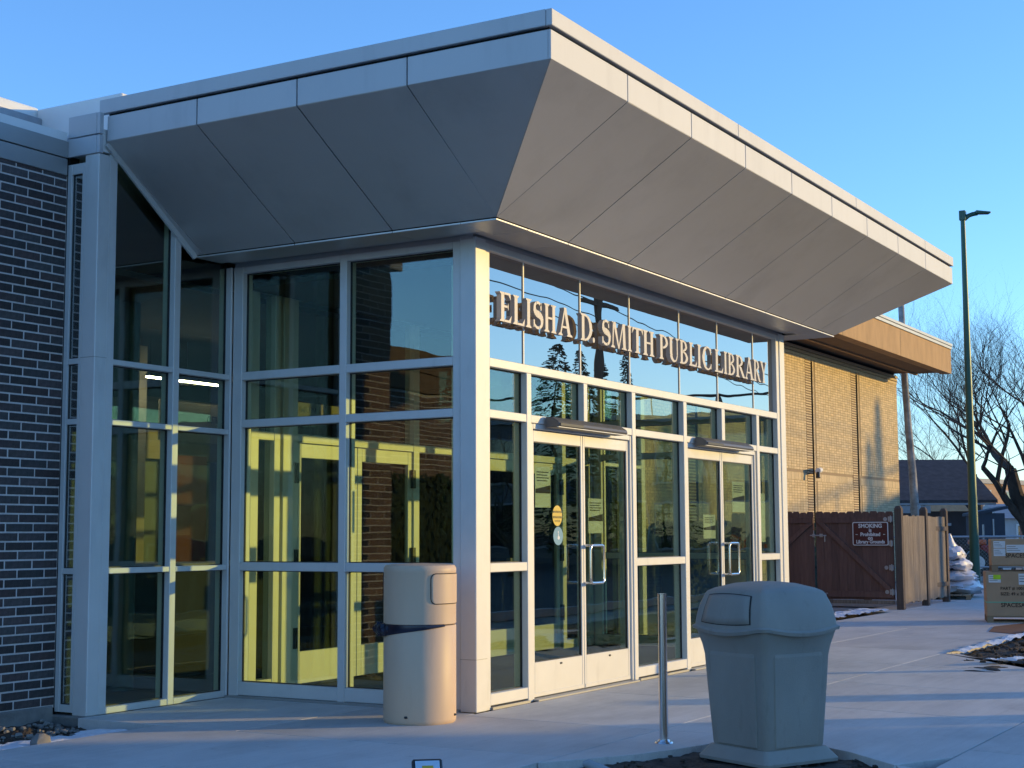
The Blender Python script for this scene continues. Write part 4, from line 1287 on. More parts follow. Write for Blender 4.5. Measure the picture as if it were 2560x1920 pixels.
# sign on the gate, facing -x
ss = thing('smoking_sign', 'maroon sign with white border reading SMOKING is Prohibited on Library Grounds', 'sign', (16.372, 1.995, 1.308))
def rrect(w, h, r, x, n=5):
    pts = []
    for cx, cz, a0 in ((w - r, h - r, 0), (-w + r, h - r, 90), (-w + r, -h + r, 180), (w - r, -h + r, 270)):
        for k in range(n + 1):
            a = R(a0 + 90 * k / n)
            pts.append((x, cx + r * math.cos(a), cz + r * math.sin(a)))
    return pts
MB().prism(rrect(0.318, 0.205, 0.03, 0), (0.006, 0, 0)).build('sign_border', 'sign_white', ss)
MB().prism(rrect(0.302, 0.190, 0.02, -0.003), (0.004, 0, 0)).build('sign_panel', 'sign_red', ss)
for body, size, zc, bold in (('SMOKING', 0.098, 0.105, .0030), ('is', 0.088, 0.034, .0026), ('Prohibited', 0.088, -0.040, .0026), ('on', 0.088, -0.103, .0026), ('Library Grounds', 0.086, -0.168, .0026)):
    text_obj(body, size, (-0.0045, 0, zc), (0, -1, 0), 'lettering', 'sign_white', ss, bold, 'CENTER', 0.88 if body.startswith('Lib') else 0.96)

for dy_ in (0.245, -0.245):
    MB().box(-0.0062, -0.0031, dy_ - 0.018, dy_ + 0.018, -0.018, -0.008).build('dash', 'sign_white', ss)

# ------------------------------------------------------------------ gray litter bin
gb = thing('litter_bin', 'large gray square litter bin with domed lid on the sidewalk nose', 'trash can', (-0.88, -2.60, -0.035), R(199 - 45))
def sq_ring(h, bul, z, r=0.045, n=6, m=5, sag=0.0):
    """rounded square of half size h, sides bulged by bul, mid-sides lowered by sag"""
    pts = []
    dirs = [(1, 0), (0, 1), (-1, 0), (0, -1)]
    for k in range(4):
        nx, ny = dirs[k]
        tx, ty = -ny, nx
        for i in range(m * 2 + 1):
            s = -1 + i / m
            w = h - r
            b = bul * (1 - s * s)
            pts.append((nx * (h + b) + tx * w * s, ny * (h + b) + ty * w * s, z - sag * (1 - s * s)))
        # corner arc
        for i in range(1, n):
            a = math.pi / 2 * i / n
            cx = nx * (h - r) + tx * (h - r)
            cy = ny * (h - r) + ty * (h - r)
            pts.append((cx + r * (nx * math.cos(a) + tx * math.sin(a)), cy + r * (ny * math.cos(a) + ty * math.sin(a)), z))
    return pts
prof = [(0.262, 0.0, 0.0), (0.262, 0.0, 0.012), (0.250, 0.0, 0.055), (0.243, 0.0, 0.066)]
base = MB()
base.loft([sq_ring(0.298, 0, 0.0, 0.03), sq_ring(0.300, 0, 0.018, 0.03), sq_ring(0.255, 0, 0.078, 0.03), sq_ring(0.250, 0, 0.085, 0.03)])
base.build('bin_base', 'graybin', gb, smooth=True)
body = MB()
body.loft([sq_ring(0.236, 0, 0.084, 0.035), sq_ring(0.240, 0.0, 0.10, 0.035), sq_ring(0.262, 0.0, 0.46, 0.035), sq_ring(0.272, 0.0, 0.62, 0.04), sq_ring(0.282, 0.006, 0.68, 0.04),
           sq_ring(0.298, 0.014, 0.74, 0.04, sag=0.01), sq_ring(0.306, 0.022, 0.775, 0.04, sag=0.025)])
bd = body.build('bin_body', 'graybin', gb, smooth=True)
# raised side panels on the body
for k in range(4):
    a = k * math.pi / 2
    def rp(x, y, z): return (x * math.cos(a) - y * math.sin(a), x * math.sin(a) + y * math.cos(a), z)
    zs_ = [0.095, 0.30, 0.46, 0.620, 0.645]
    hs_ = [0.2405, 0.2525, 0.262, 0.2725, 0.269]
    ws_ = [0.168, 0.178, 0.186, 0.194, 0.190]
    mb = MB()
    out = [[rp(h + 0.007, -w, z), rp(h + 0.007, w, z), rp(h - 0.02, w + 0.006, z), rp(h - 0.02, -w - 0.006, z)] for z, h, w in zip(zs_, hs_, ws_)]
    mb.loft(out)
    mb.build('bin_panel', 'graybin', gb, bev=0.004)
lid = MB()
lid.loft([sq_ring(0.309, 0.024, 0.770, 0.04, sag=0.025), sq_ring(0.322, 0.028, 0.772, 0.045, sag=0.03), sq_ring(0.326, 0.030, 0.790, 0.045, sag=0.028), sq_ring(0.312, 0.026, 0.800, 0.045, sag=0.024),
          sq_ring(0.304, 0.026, 0.85, 0.04, sag=0.012), sq_ring(0.288, 0.022, 0.92, 0.035, sag=-0.002), sq_ring(0.262, 0.016, 0.985, 0.03, sag=-0.010), sq_ring(0.252, 0.012, 1.000, 0.03, sag=-0.014),
          sq_ring(0.22, 0.006, 1.018, 0.03, sag=-0.012), sq_ring(0.14, 0.0, 1.045, 0.03), sq_ring(0.06, 0, 1.055, 0.02)])
ld = lid.build('bin_lid', 'graybin', gb, smooth=True)
# flap doors on two opposite faces of the lid
for k in (0, 2):
    a = k * math.pi / 2
    def rp(x, y, z): return (x * math.cos(a) - y * math.sin(a), x * math.sin(a) + y * math.cos(a), z)
    rows = []
    zz_ = [0.818, 0.86, 0.90, 0.945, 0.976]
    hh_ = [0.3090, 0.3020, 0.2930, 0.2785, 0.2665]
    for z, h in zip(zz_, hh_):
        r_ = []
        for i in range(9):
            s = -1 + i / 4
            w = lerp(0.212, 0.182, (z - 0.818) / 0.158)
            r_.append(rp(h + 0.0262 * (1 - (s * .72) ** 2) + 0.0045, w * s, z - 0.010 * (1 - s * s) * (1 if z < .9 else -1)))
        rows.append(r_)
    mb = MB()
    n_ = 9
    vs = [p for r_ in rows for p in r_]
    inn = [rp(*(Vector(p).to_2d().length * 0 + 0, 0, 0)) for p in []]
    fs = []
    for j in range(len(rows) - 1):
        for i in range(n_ - 1):
            fs.append((j * n_ + i, j * n_ + i + 1, (j + 1) * n_ + i + 1, (j + 1) * n_ + i))
    mb.add(vs, fs)
    fo = mb.build('bin_flap', 'graybin', ld, smooth=True)
    so = fo.modifiers.new('thickness', 'SOLIDIFY'); so.thickness = 0.012; so.offset = -1
    # dark reveal round the flap
    ed = rows[0] + [r_[-1] for r_ in rows[1:]] + list(reversed(rows[-1]))[1:] + [r_[0] for r_ in reversed(rows[1:-1])]
    rv = MB().tube([(Vector(p) * 1.0) - Vector(rp(0.004, 0, 0)) for p in ed + [ed[0]]], 0.0045, 6)
    rv.build('flap_gap', 'darkgap', ld)
MB().box(-0.018, 0.0, -0.306, -0.29, 0.66, 0.70).build('lock_slot', 'black', gb)
mbk = MB().cyl((0.0, -0.30, 0.675), (0.0, -0.27, 0.675), 0.016, None, 10)
mbk.build('lock_slot', 'black', gb)

# ------------------------------------------------------------------ beige round bins
def ring(r, z, n=56): return [(r * math.cos(2 * math.pi * i / n), r * math.sin(2 * math.pi * i / n), z) for i in range(n)]
def round_bin(loc, label, rz=0.0):
    t = thing('round_litter_bin', label, 'trash can', loc, rz, 'beige round litter bins by the entrance')
    r = 0.258
    MB().loft([ring(r - .012, 0.0), ring(r - .002, 0.012), ring(r, 0.03), ring(r, 0.672), ring(r - .004, 0.678)]).build('bin_body', 'beigebin', t, smooth=True)
    ld_ = MB().loft([ring(r - .006, 0.684), ring(r, 0.690), ring(r, 1.048), ring(r + .001, 1.052), ring(r, 1.078), ring(r - .012, 1.096), ring(r - .05, 1.103), ring(0.05, 1.110)]).build('bin_lid', 'beigebin', t, smooth=True)
    MB().loft([ring(r - .02, 0.670), ring(r - .02, 0.692)]).build('bin_gap', 'darkgap', t)
    for c0 in (268, 88):
        mb = MB()
        rows = []
        rc_, z0_, z1_ = 0.035, 0.830, 1.038
        for z in [z0_ + q for q in (0, .004, .010, .020, .035)] + [0.93] + [z1_ - q for q in (.035, .020, .010, .004, 0)]:
            dz_ = min(z - z0_, z1_ - z, rc_)
            cut = rc_ - math.sqrt(max(0, rc_ ** 2 - (rc_ - dz_) ** 2))
            hw = 37 - math.degrees(cut / r)
            rows.append([((r + 0.004) * math.cos(R(c0 - hw + 2 * hw * i / 20)), (r + 0.004) * math.sin(R(c0 - hw + 2 * hw * i / 20)), z) for i in range(21)])
        mb.loft(rows, False, False, closed=False)
        f = mb.build('bin_flap', 'beigebin', ld_, smooth=True)
        s = f.modifiers.new('thickness', 'SOLIDIFY'); s.thickness = 0.010; s.offset = -1
        gp = MB()
        ed = [rows[0][i] for i in range(21)] + [rw[-1] for rw in rows[1:]] + list(reversed(rows[-1]))[1:] + [rw[0] for rw in reversed(rows[:-1])]
        gp.tube([(p[0] * (r + 0.001) / (r + 0.004), p[1] * (r + 0.001) / (r + 0.004), p[2]) for p in ed], 0.004, 6)
        gp.build('flap_gap', 'darkgap', ld_)
    for a in (192, 285):
        MB().ball((r * math.cos(R(a)), r * math.sin(R(a)), 0.055), 0.014, 0.014, 0.009, 8, 6).build('drain_hole', 'black', t)
    # black bag edge showing at the joint, bunched at one side
    bg_ = MB()
    pts = []
    rows = []
    for i in range(26):
        a = R(120 + 135 * i / 25)
        k = i / 25
        drop = 0.085 * (1 - k) ** 1.1 + 0.012
        rr_ = r + 0.006 + 0.006 * math.sin(9 * k) * (1 - k)
        rows.append([((rr_ - .010) * math.cos(a), (rr_ - .010) * math.sin(a), 0.688), (rr_ * math.cos(a), rr_ * math.sin(a), 0.684),
                     ((rr_ + .004) * math.cos(a), (rr_ + .004) * math.sin(a), 0.684 - drop * .55), ((rr_ - .002) * math.cos(a), (rr_ - .002) * math.sin(a), 0.684 - drop)])
    bg_.loft(rows, False, False, closed=False)
    for q in range(7):
        a = R(112 + 7 * q)
        bg_.ball(((r + .034 - .005 * q) * math.cos(a), (r + .034 - .005 * q) * math.sin(a), 0.648 + 0.014 * math.sin(q * 2.1)), 0.048 - .004 * q, 0.048 - .004 * q, 0.044 - .003 * q, 8, 6, 0.22, q)
    bg_.build('trash_bag', 'bag', t, smooth=True)
    return t
round_bin((-0.60, 0.10, 0), 'glossy beige round litter bin at the near corner of the entrance')
round_bin((7.62, 0.88, 0), 'beige round litter bin half hidden beyond the far corner of the entrance', R(150))

# ------------------------------------------------------------------ bollard and flood lights
bo = thing('bollard', 'slim polished steel post between the doors and the gray bin', 'bollard', (-0.79, -1.875, 0))
MB().cyl((0, 0, 0.0), (0, 0, 0.925), 0.0275, None, 24).build('post', 'chrome', bo, smooth=True)
MB().cyl((0, 0, 0.926), (0, 0, 0.932), 0.0290, None, 24).build('post_cap', 'steel', bo, smooth=True)
MB().cyl((0, 0, 0), (0, 0, 0.010), 0.058, 0.052, 24).build('base_flange', 'steel', bo, smooth=True)
MB().cyl((0, 0, 0.010), (0, 0, 0.022), 0.040, 0.034, 24).build('base_flange', 'steel', bo, smooth=True)
for k in range(4):
    a = k * math.pi / 2 + 0.6
    MB().cyl((0.046 * math.cos(a), 0.046 * math.sin(a), 0.010), (0.046 * math.cos(a), 0.046 * math.sin(a), 0.016), 0.006, None, 8).build('bolt', 'steel', bo)
fl = thing('flood_light', 'small black flood light with pale lens at the lower frame edge', 'light', (-3.32, -1.77, -0.05), R(-50))
m4 = MB()
tilt = [(-0.075, -0.03, 0.16), (0.075, -0.03, 0.16), (0.075, 0.045, 0.262), (-0.075, 0.045, 0.262)]
nrm = Vector((0, -0.115, 0.065)).normalized()
m4.hexa([Vector(p) for p in tilt], [Vector(p) + nrm * -0.04 for p in tilt])
m4.build('lamp_frame', 'black', fl, bev=0.008)
ins = [Vector(p) * 1 for p in tilt]
cc = sum(ins, Vector()) / 4
MB().hexa([cc + (p - cc) * 0.80 + nrm * 0.002 for p in ins], [cc + (p - cc) * 0.80 - nrm * 0.01 for p in ins]).build('lamp_lens', 'lens', fl)
MB().hexa([cc + (p - cc) * 0.36 + nrm * 0.005 for p in ins], [cc + (p - cc) * 0.36 - nrm * 0.002 for p in ins]).build('led_chip', 'sticker_y', fl)
MB().cyl((0, 0.03, 0), (0, 0.03, 0.20), 0.012, None, 8).build('stake', 'black', fl)
fl2 = thing('flood_light', 'pale gray spot lamp seen from behind in the soil near the bin', 'light', (-2.38, -2.17, -0.05), math.atan2(-0.864, 0.503))
MB().tube([(-.035, 0.0, 0.150), (-0.01, 0.0, 0.150), (0.05, 0.0, 0.120), (0.12, 0.0, 0.085)], [0.012, 0.026, 0.032, 0.034], 12).build('lamp_body', 'trimgray', fl2, smooth=True)
MB().cyl((0.03, 0, -.02), (0.03, 0, 0.11), 0.012, None, 8).build('stake', 'black', fl2)

# ------------------------------------------------------------------ cartons on pallets
vdir = Vector((-0.864, -0.503, 0)).normalized()          # towards the camera
sdir2 = Vector((0.503, -0.864, 0)).normalized()          # to the right in the picture
def pallet(name_loc, rz, label, L_, W_):
    t = thing('pallet', label, 'pallet', name_loc, rz)
    for k in range(7):
        MB().box(0, L_, k * W_ / 7 + 0.008, (k + 1) * W_ / 7 - 0.008, 0.078, 0.094).build('deck_board', 'pallet', t)
    for i in range(3):
        xa = [0.0, L_ / 2 - 0.045, L_ - 0.09][i]
        for j in range(3):
            ya = [0.0, W_ / 2 - 0.045, W_ - 0.09][j]
            MB().box(xa, xa + 0.09, ya, ya + 0.09, 0.016, 0.0775).build('block', 'pallet', t)
    for j in range(3):
        ya = [0.0, W_ / 2 - 0.045, W_ - 0.09][j]
        MB().box(0, L_, ya, ya + 0.09, 0.0, 0.0155).build('bottom_board', 'pallet', t)
    return t
sdb = Vector((0.27, -0.963, 0)).normalized()
rzb = math.atan2(sdb.y, sdb.x)
bx0, by0 = 13.17, -0.69
def carton(loc, rz, label, L_, W_, H_, texts, labels, strap=False):
    t = thing('carton', label, 'box', loc, rz)
    MB().box(0, L_, 0, W_, 0, H_).build('carton_body', 'carton', t, bev=0.006)
    for (x0_, x1_, z0_, z1_, mt, nm) in labels:
        MB().box(x0_, x1_, -0.0025 - (0.001 if mt == 'lime' else 0), 0.002, z0_, z1_).build(nm, mt, t)
        if mt == 'paper':
            for k in range(3):
                MB().box(x0_ + 0.01, x0_ + (x1_ - x0_) * (0.5 + .12 * k), -0.0035, -0.0026, z1_ - (z1_ - z0_) * (.25 + .24 * k), z1_ - (z1_ - z0_) * (.20 + .24 * k)).build('print_line', 'ink', t)
    for body, size, x_, z_ in texts:
        text_obj(body, size, (x_, -0.0030, z_), (1, 0, 0), 'lettering', 'ink', t, 0.0012, 'LEFT', 1.0, 0.0008)
    if strap:
        MB().box(-0.004, L_ + 0.004, -0.004, W_ + 0.004, 0.195, 0.211).build('strap', 'strap', t)
    return t
L1, W1 = 1.24, 0.76
pallet((bx0, by0, 0.0), rzb, 'wooden pallet on the paving under the larger carton', L1, W1)
carton((bx0, by0, 0.095), rzb, 'large brown carton with a lime sticker and green strap on the lower pallet', L1, W1, 0.645,
       [('PART # 1001999.03', 0.062, 0.20, 0.385), ('SIZE: 49 x 30 x 33', 0.062, 0.20, 0.305), ('SPACESAVER', 0.085, 0.20, 0.135)],
       [(0.04, 0.21, 0.49, 0.60, 'paper', 'shipping_label'), (0.105, 0.21, 0.535, 0.602, 'lime', 'lime_label'), (0.46, 0.70, 0.46, 0.62, 'paper', 'shipping_label')], True)
up_x, up_y = bx0 + sdb.x * 0.09, by0 + sdb.y * 0.09
pallet((up_x, up_y, 0.7405), rzb, 'wooden pallet lying on the larger carton under the upper one', 1.15, W1 - 0.04)
carton((up_x, up_y, 0.836), rzb, 'smaller brown carton with three white labels on top of the stack', 1.15, W1 - 0.04, 0.385,
       [('SPACESAVER', 0.085, 0.195, 0.115)],
       [(0.035, 0.20, 0.255, 0.355, 'paper', 'shipping_label'), (0.035, 0.20, 0.135, 0.245, 'paper', 'shipping_label'), (0.215, 0.475, 0.185, 0.30, 'paper', 'shipping_label')])
mt_ = MB()
mt_.add([(11.05, -1.19, 0.006), (10.5, -1.9, 0.006), (12.6, -2.4, 0.006), (13.6, -1.3, 0.006), (12.2, -1.0, 0.006)], [(0, 1, 2, 3, 4)])
mt_.prism([(11.06, -1.19, 0.0), (10.51, -1.89, 0.0), (12.6, -2.39, 0.0), (13.59, -1.3, 0.0), (12.2, -1.01, 0.0)], (0, 0, 0.005))
tag(mt_.build('plywood_sheet', 'rust'), 'rust brown sheet lying on the paving beside the cartons', 'board')

# ------------------------------------------------------------------ sacks on a pallet behind the fence
pallet((20.75, 1.35, 0.0), R(12), 'low wooden pallet under the white sacks behind the fence', 2.3, 1.1)
sack_lbl = ['lowest plump white sack of the heap behind the fence', 'second white sack from the bottom of the heap', 'third white sack from the bottom, pushed back', 'topmost slumped white sack with its neck standing up']
for k, (dx_, dy_, z_, sx_, sy_, sz_) in enumerate([(0.0, 0, 0.22, 1.02, 0.5, 0.15), (-0.05, 0.02, 0.45, 0.86, 0.45, 0.14), (-0.20, 0.0, 0.68, 0.66, 0.40, 0.13), (-0.40, 0.0, 0.90, 0.42, 0.32, 0.13)]):
    t = MB()
    n1, n2 = 26, 12
    rings = []
    for j in range(1, n2):
        th_ = math.pi * j / n2
        rg = []
        for i in range(n1):
            a = 2 * math.pi * i / n1
            f = 1 + 0.06 * math.sin(3 * a + k) + 0.22 * mnoise.noise(Vector((2.2 * math.cos(a), 2.2 * math.sin(a), 1.1 * j + 9 * k)))
            ca, sa = math.cos(a), math.sin(a)
            q = (abs(ca) ** 3 + abs(sa) ** 3) ** (-1 / 3)
            rg.append((21.85 + dx_ + sx_ * f * math.sin(th_) ** .6 * ca * q * .9, 1.9 + dy_ + sy_ * f * math.sin(th_) ** .6 * sa * q * .9, z_ - sz_ * math.cos(th_) * (1 + 0.5 * mnoise.noise(Vector((1.6 * math.cos(a), 1.6 * math.sin(a), 5 * k)))) + 0.05 * mnoise.noise(Vector((3 * math.cos(a), 3 * math.sin(a), 3 + j * .5 + 7 * k))) - 0.10 * max(0, math.sin(th_) ** 2 * ca)))
        rings.append(rg)
    t.loft(rings)
    if k == 3:
        t.tube([(21.45, 1.9, 0.98), (21.36, 1.88, 1.12), (21.30, 1.86, 1.30)], [0.20, 0.10, 0.02], 10)
    tag(t.build('sack', 'bagwhite', None, smooth=True), sack_lbl[k], 'sack', 'white sacks heaped on a pallet')

# ------------------------------------------------------------------ street lamp
lp = thing('street_lamp', 'tall dark green lamp post with one arm beyond the fence', 'street lamp', (26.9, 2.7, 0))
MB().cyl((0, 0, 0), (0, 0, 2.2), 0.118, 0.105, 20).build('pole_base', 'lamp_green', lp, smooth=True)
MB().cyl((0, 0, 2.2), (0, 0, 9.08), 0.100, 0.056, 20).build('pole', 'lamp_green', lp, smooth=True)
MB().box(-0.19, 0.19, -0.19, 0.19, 0, 0.05).build('base_plate', 'lamp_green', lp, bev=0.01)
MB().box(-0.075, 0.075, -0.075, 0.075, 8.86, 9.10).build('pole_cap', 'lamp_green', lp, bev=0.01)
hd = MB()
hd.tube([Vector((0, 0, 8.93)) + sdir2 * s + Vector((0, 0, h)) for s, h in ((0.05, -0.02), (0.14, 0.05), (0.25, 0.09), (0.36, 0.105))], [0.06, 0.055, 0.055, 0.05], 10)
hd.build('lamp_arm', 'lamp_green', lp, smooth=True)
e0 = Vector((0, 0, 9.055)) + sdir2 * 0.30
e1 = Vector((0, 0, 9.045)) + sdir2 * 0.66
pv = vdir * 0.10
MB().hexa([e0 - pv - Vector((0, 0, .035)), e0 + pv - Vector((0, 0, .035)), e0 + pv + Vector((0, 0, .045)), e0 - pv + Vector((0, 0, .045))],
          [e1 - pv - Vector((0, 0, .02)), e1 + pv - Vector((0, 0, .02)), e1 + pv + Vector((0, 0, .02)), e1 - pv + Vector((0, 0, .02))]).build('lamp_head', 'lamp_green', lp, bev=0.012)

# ------------------------------------------------------------------ trees and the far side
def at_view(u, depth):
    """a point on the ground plan from the bearing seen from the street corner, u in thousandths of the view's focal length"""
    h = Vector((fwd.x, fwd.y, 0)).normalized()
    return Vector((CAM.x, CAM.y, 0)) + h * depth + rgt * (u * depth / 1000.0)

def bare_tree(name, loc, label, height, seed, lean=(0, 0), trunk_r=0.22, levels=7, spread=0.62, first=0.22, group=None):
    rr = random.Random(seed)
    t = thing(name, label, 'tree', loc, 0, group)
    limbs, twigs = MB(), MB()
    cnt = [0]
    def grow(p, d, length, r, lev):
        nseg = 4 if lev < 3 else 3
        pts = [p.copy()]
        rad = [r]
        q = p.copy()
        dd = d.copy()
        for s in range(nseg):
            dd = (dd + Vector((rr.uniform(-1, 1), rr.uniform(-1, 1), rr.uniform(-0.7, 0.9))) * 0.16 + Vector((0, 0, 0.05 if lev > 2 else -0.01))).normalized()
            q = q + dd * (length / nseg)
            pts.append(q.copy())
            rad.append(r * (1 - 0.45 * (s + 1) / nseg))
        (limbs if lev < 3 else twigs).tube(pts, rad, 8 if lev < 2 else (5 if lev < 3 else 3))
        cnt[0] += 1
        if lev >= levels: return
        k = 2 + (rr.random() < 0.75) + (1 if lev in (1, 2, 3, 4) else 0)
        for c in range(k):
            tt = rr.uniform(0.35, 1.0) if c else 1.0
            idx = min(int(tt * nseg), nseg - 1)
            base_p = pts[idx] + (pts[idx + 1] - pts[idx]) * (tt * nseg - idx)
            ax = Vector((rr.uniform(-1, 1), rr.uniform(-1, 1), rr.uniform(-0.25, 0.7))).normalized()
            nd = (dd * (1 - spread * 0.55) + ax * spread * rr.uniform(0.7, 1.2)).normalized()
            grow(base_p, nd, length * rr.uniform(0.62, 0.84), rad[idx] * rr.uniform(0.50, 0.70), lev + 1)
    d0 = Vector((lean[0], lean[1], 1)).normalized()
    grow(Vector((0, 0, -0.1)), d0, height * first, trunk_r, 0)
    limbs.build('trunk', 'bark', t, smooth=True)
    twigs.build('crown', 'twig', t)
    return t
bare_tree('bare_tree', at_view(352, 60), 'big bare tree with long arching limbs at the right edge', 17.5, 11, (-0.28, 0.30), 0.42, 7, 0.66, 0.24)
bare_tree('bare_tree', at_view(318, 72), 'slender bare tree just right of the lamp post', 18, 23, (-0.05, 0.1), 0.20, 7, 0.60, 0.24)
bare_tree('bare_tree', at_view(262, 74), 'bare tree rising behind the pale weathered pole', 13.5, 5, (0.05, -0.05), 0.20, 7, 0.64, 0.22)
bare_tree('bare_tree', at_view(375, 88), 'farther bare tree behind the big one at the right edge', 19, 31, (-0.1, 0.1), 0.22, 6, 0.62, 0.25)

wp = thing('utility_pole', 'pale weathered slightly crooked pole between brick wing and lamp post', 'pole', at_view(267, 46))
MB().tube([(0.05, -0.05, 0), (0.03, -0.04, 1.2), (0.0, 0, 2.2), (-0.02, 0.03, 3.2), (-0.07, 0.1, 4.6), (-0.10, 0.16, 6.0), (-0.12, 0.2, 9.0)], [0.15, 0.14, 0.13, 0.12, 0.105, 0.10, 0.09], 12).build('pole', 'palebark', wp, smooth=True)
MB().ball((0.02, -0.02, 2.0), 0.16, 0.16, 0.30, 10, 6, 0.1, 4).build('pole_bulge', 'palebark', wp, smooth=True)

# dark house behind the fence
def frame_thing(name, label, cat, u, depth):
    p = at_view(u, depth)
    return thing(name, label, cat, p, math.atan2(rgt.y, rgt.x))
dh = frame_thing('dark_house', 'low dark house with shingle roof and gray eaves behind the fence', 'house', 254, 60)
MB().box(-4, 4.05, 0.6, 0.9, 0, 2.2).build('wall', 'darkwall', dh)
MB().box(-4, -0.6, 0.4, 0.6, 0, 2.1).build('wall', 'darkwall', dh)
MB().hexa([(-4.4, 0.0, 2.52), (4.1, 0.0, 2.52), (4.1, 4.5, 4.35), (-4.4, 4.5, 4.35)], [(-4.4, 0.0, 2.64), (4.1, 0.0, 2.64), (4.1, 4.5, 4.47), (-4.4, 4.5, 4.47)]).build('roof', 'shingle', dh)
MB().box(-4.3, 1.4, -0.05, 0.25, 2.12, 2.42).build('eave_board', 'trimgray', dh)
MB().box(-4.35, 4.0, -0.10, 0.1, 2.44, 2.515).build('gutter', 'trimgray', dh)
MB().box(-4.3, 1.4, 0.0, 0.3, 1.80, 2.11).build('porch_beam', 'darkwall', dh)
MB().box(-0.75, -0.25, 3.4, 3.9, 3.8, 5.3).build('chimney', 'darkwall', dh)
MB().box(2.0 - 2.1, 2.75 - 2.1, 1.9, 1.98, 3.36, 3.80).build('skylight', 'membrane', dh)
MB().box(1.62, 2.12, 0.30, 0.55, 0.25, 1.55).build('door', 'palehouse', dh)
MB().box(1.50, 1.60, 0.32, 0.52, 0.2, 1.7).build('door_frame', 'trimgray', dh)
MB().box(1.52, 2.30, 0.28, 0.50, 1.62, 1.72).build('door_frame', 'trimgray', dh)
bh = thing('tan_house', 'warm sunlit tan brick house front seen through bare branches', 'house', at_view(300, 95), R(-17.5))
MB().box(0.5, 16, 0, 6, 0, 4.5).build('wall', 'tanhouse', bh)
MB().box(0.3, 16.2, -.12, 6.2, 4.5, 4.8).build('roof', 'trimgray', bh)
for x_ in (2.2, 5.0, 8.0):
    for z_ in (0.8, 2.9):
        w_ = MB().box(x_, x_ + 1.0, -0.06, 0.02, z_, z_ + 1.2).build('window', 'palehouse', bh)
        MB().box(x_ + .1, x_ + .9, -0.075, -0.061, z_ + .1, z_ + 1.1).build('pane', 'office_glass', w_)
gh = frame_thing('gray_house', 'small pale gray house beside the tan one at the right edge', 'house', 345, 80)
MB().box(-1.6, 3, 0, 4, 0, 2.1).build('wall', 'palehouse', gh)
MB().hexa([(-1.8, -.3, 2.1), (3.4, -.3, 2.1), (3.4, 4.3, 2.1), (-1.8, 4.3, 2.1)], [(-1.8, 1.9, 2.9), (3.4, 1.9, 2.9), (3.4, 2.1, 2.9), (-1.8, 2.1, 2.9)]).build('roof', 'trimgray', gh)
for x_ in (-0.9, 0.6):
    w_ = MB().box(x_, x_ + .8, -0.06, 0.02, 0.8, 1.8).build('window', 'sign_white', gh)
    MB().box(x_ + .1, x_ + .7, -0.075, -0.061, 0.9, 1.7).build('pane', 'office_glass', w_)
bbx = frame_thing('tool_shed', 'narrow navy shed with a slanted roof right of the lamp post', 'shed', 316, 52)
MB().box(-0.55, 0.55, 0, 0.8, 0, 2.0).build('wall', 'bluebox', bbx)
MB().hexa([(-.65, -.1, 1.9), (.65, -.1, 2.15), (.65, .9, 2.15), (-.65, .9, 1.9)], [(-.65, -.1, 2.0), (.65, -.1, 2.25), (.65, .9, 2.25), (-.65, .9, 2.0)]).build('roof', 'bluebox', bbx)
MB().box(0.12, 0.17, -0.02, 0.0, 1.2, 1.8).build('door_handle', 'galv', bbx)
pip = frame_thing('pipe_rack', 'pair of thin upright pipes in front of the navy shed', 'pipe', 310, 50)
MB().cyl((-0.12, 0, 0), (-0.12, 0, 2.0), 0.03, None, 8).build('pipe', 'galv', pip)
MB().cyl((0.10, 0, 0), (0.10, 0, 1.6), 0.03, None, 8).build('pipe', 'galv', pip)
tk = frame_thing('parked_truck', 'red and gray parked truck behind the wire fence at the right edge', 'truck', 366, 60)
MB().box(-1.2, 0.6, 0, 1.8, 0.9, 1.9).build('cargo_body', 'red', tk, bev=0.03)
MB().box(0.62, 1.9, 0.05, 1.75, 0.5, 1.6).build('cab', 'palehouse', tk, bev=0.06)
MB().box(-1.2, 1.9, 0.2, 1.6, 0.45, 0.88).build('chassis', 'black', tk)
for x_ in (-0.8, 1.3):
    MB().cyl((x_, 0.0, 0.42), (x_, 0.25, 0.42), 0.42, None, 18).build('wheel', 'black', tk)
tr = frame_thing('ground_tractor', 'small red tractor with black wheels behind the lamp post', 'tractor', 317, 46)
MB().box(-0.30, 0.35, 0, 0.7, 0.62, 0.95).build('bonnet', 'red', tr, bev=0.05)
MB().box(-0.55, -0.1, 0.1, 0.6, 0.95, 1.12).build('seat', 'orange', tr, bev=0.04)
MB().box(-0.5, 0.5, 0.1, 0.6, 0.42, 0.62).build('frame', 'black', tr)
for x_, r_ in ((-0.45, 0.42), (0.42, 0.27)):
    for y_ in (-0.1, 0.7):
        w_ = MB().cyl((x_, y_, r_), (x_, y_ + 0.16, r_), r_, None, 18).build('wheel', 'black', tr)
        MB().cyl((x_, y_ - 0.012, r_), (x_, y_, r_), r_ * .5, None, 14).build('wheel_hub', 'sign_white', w_)
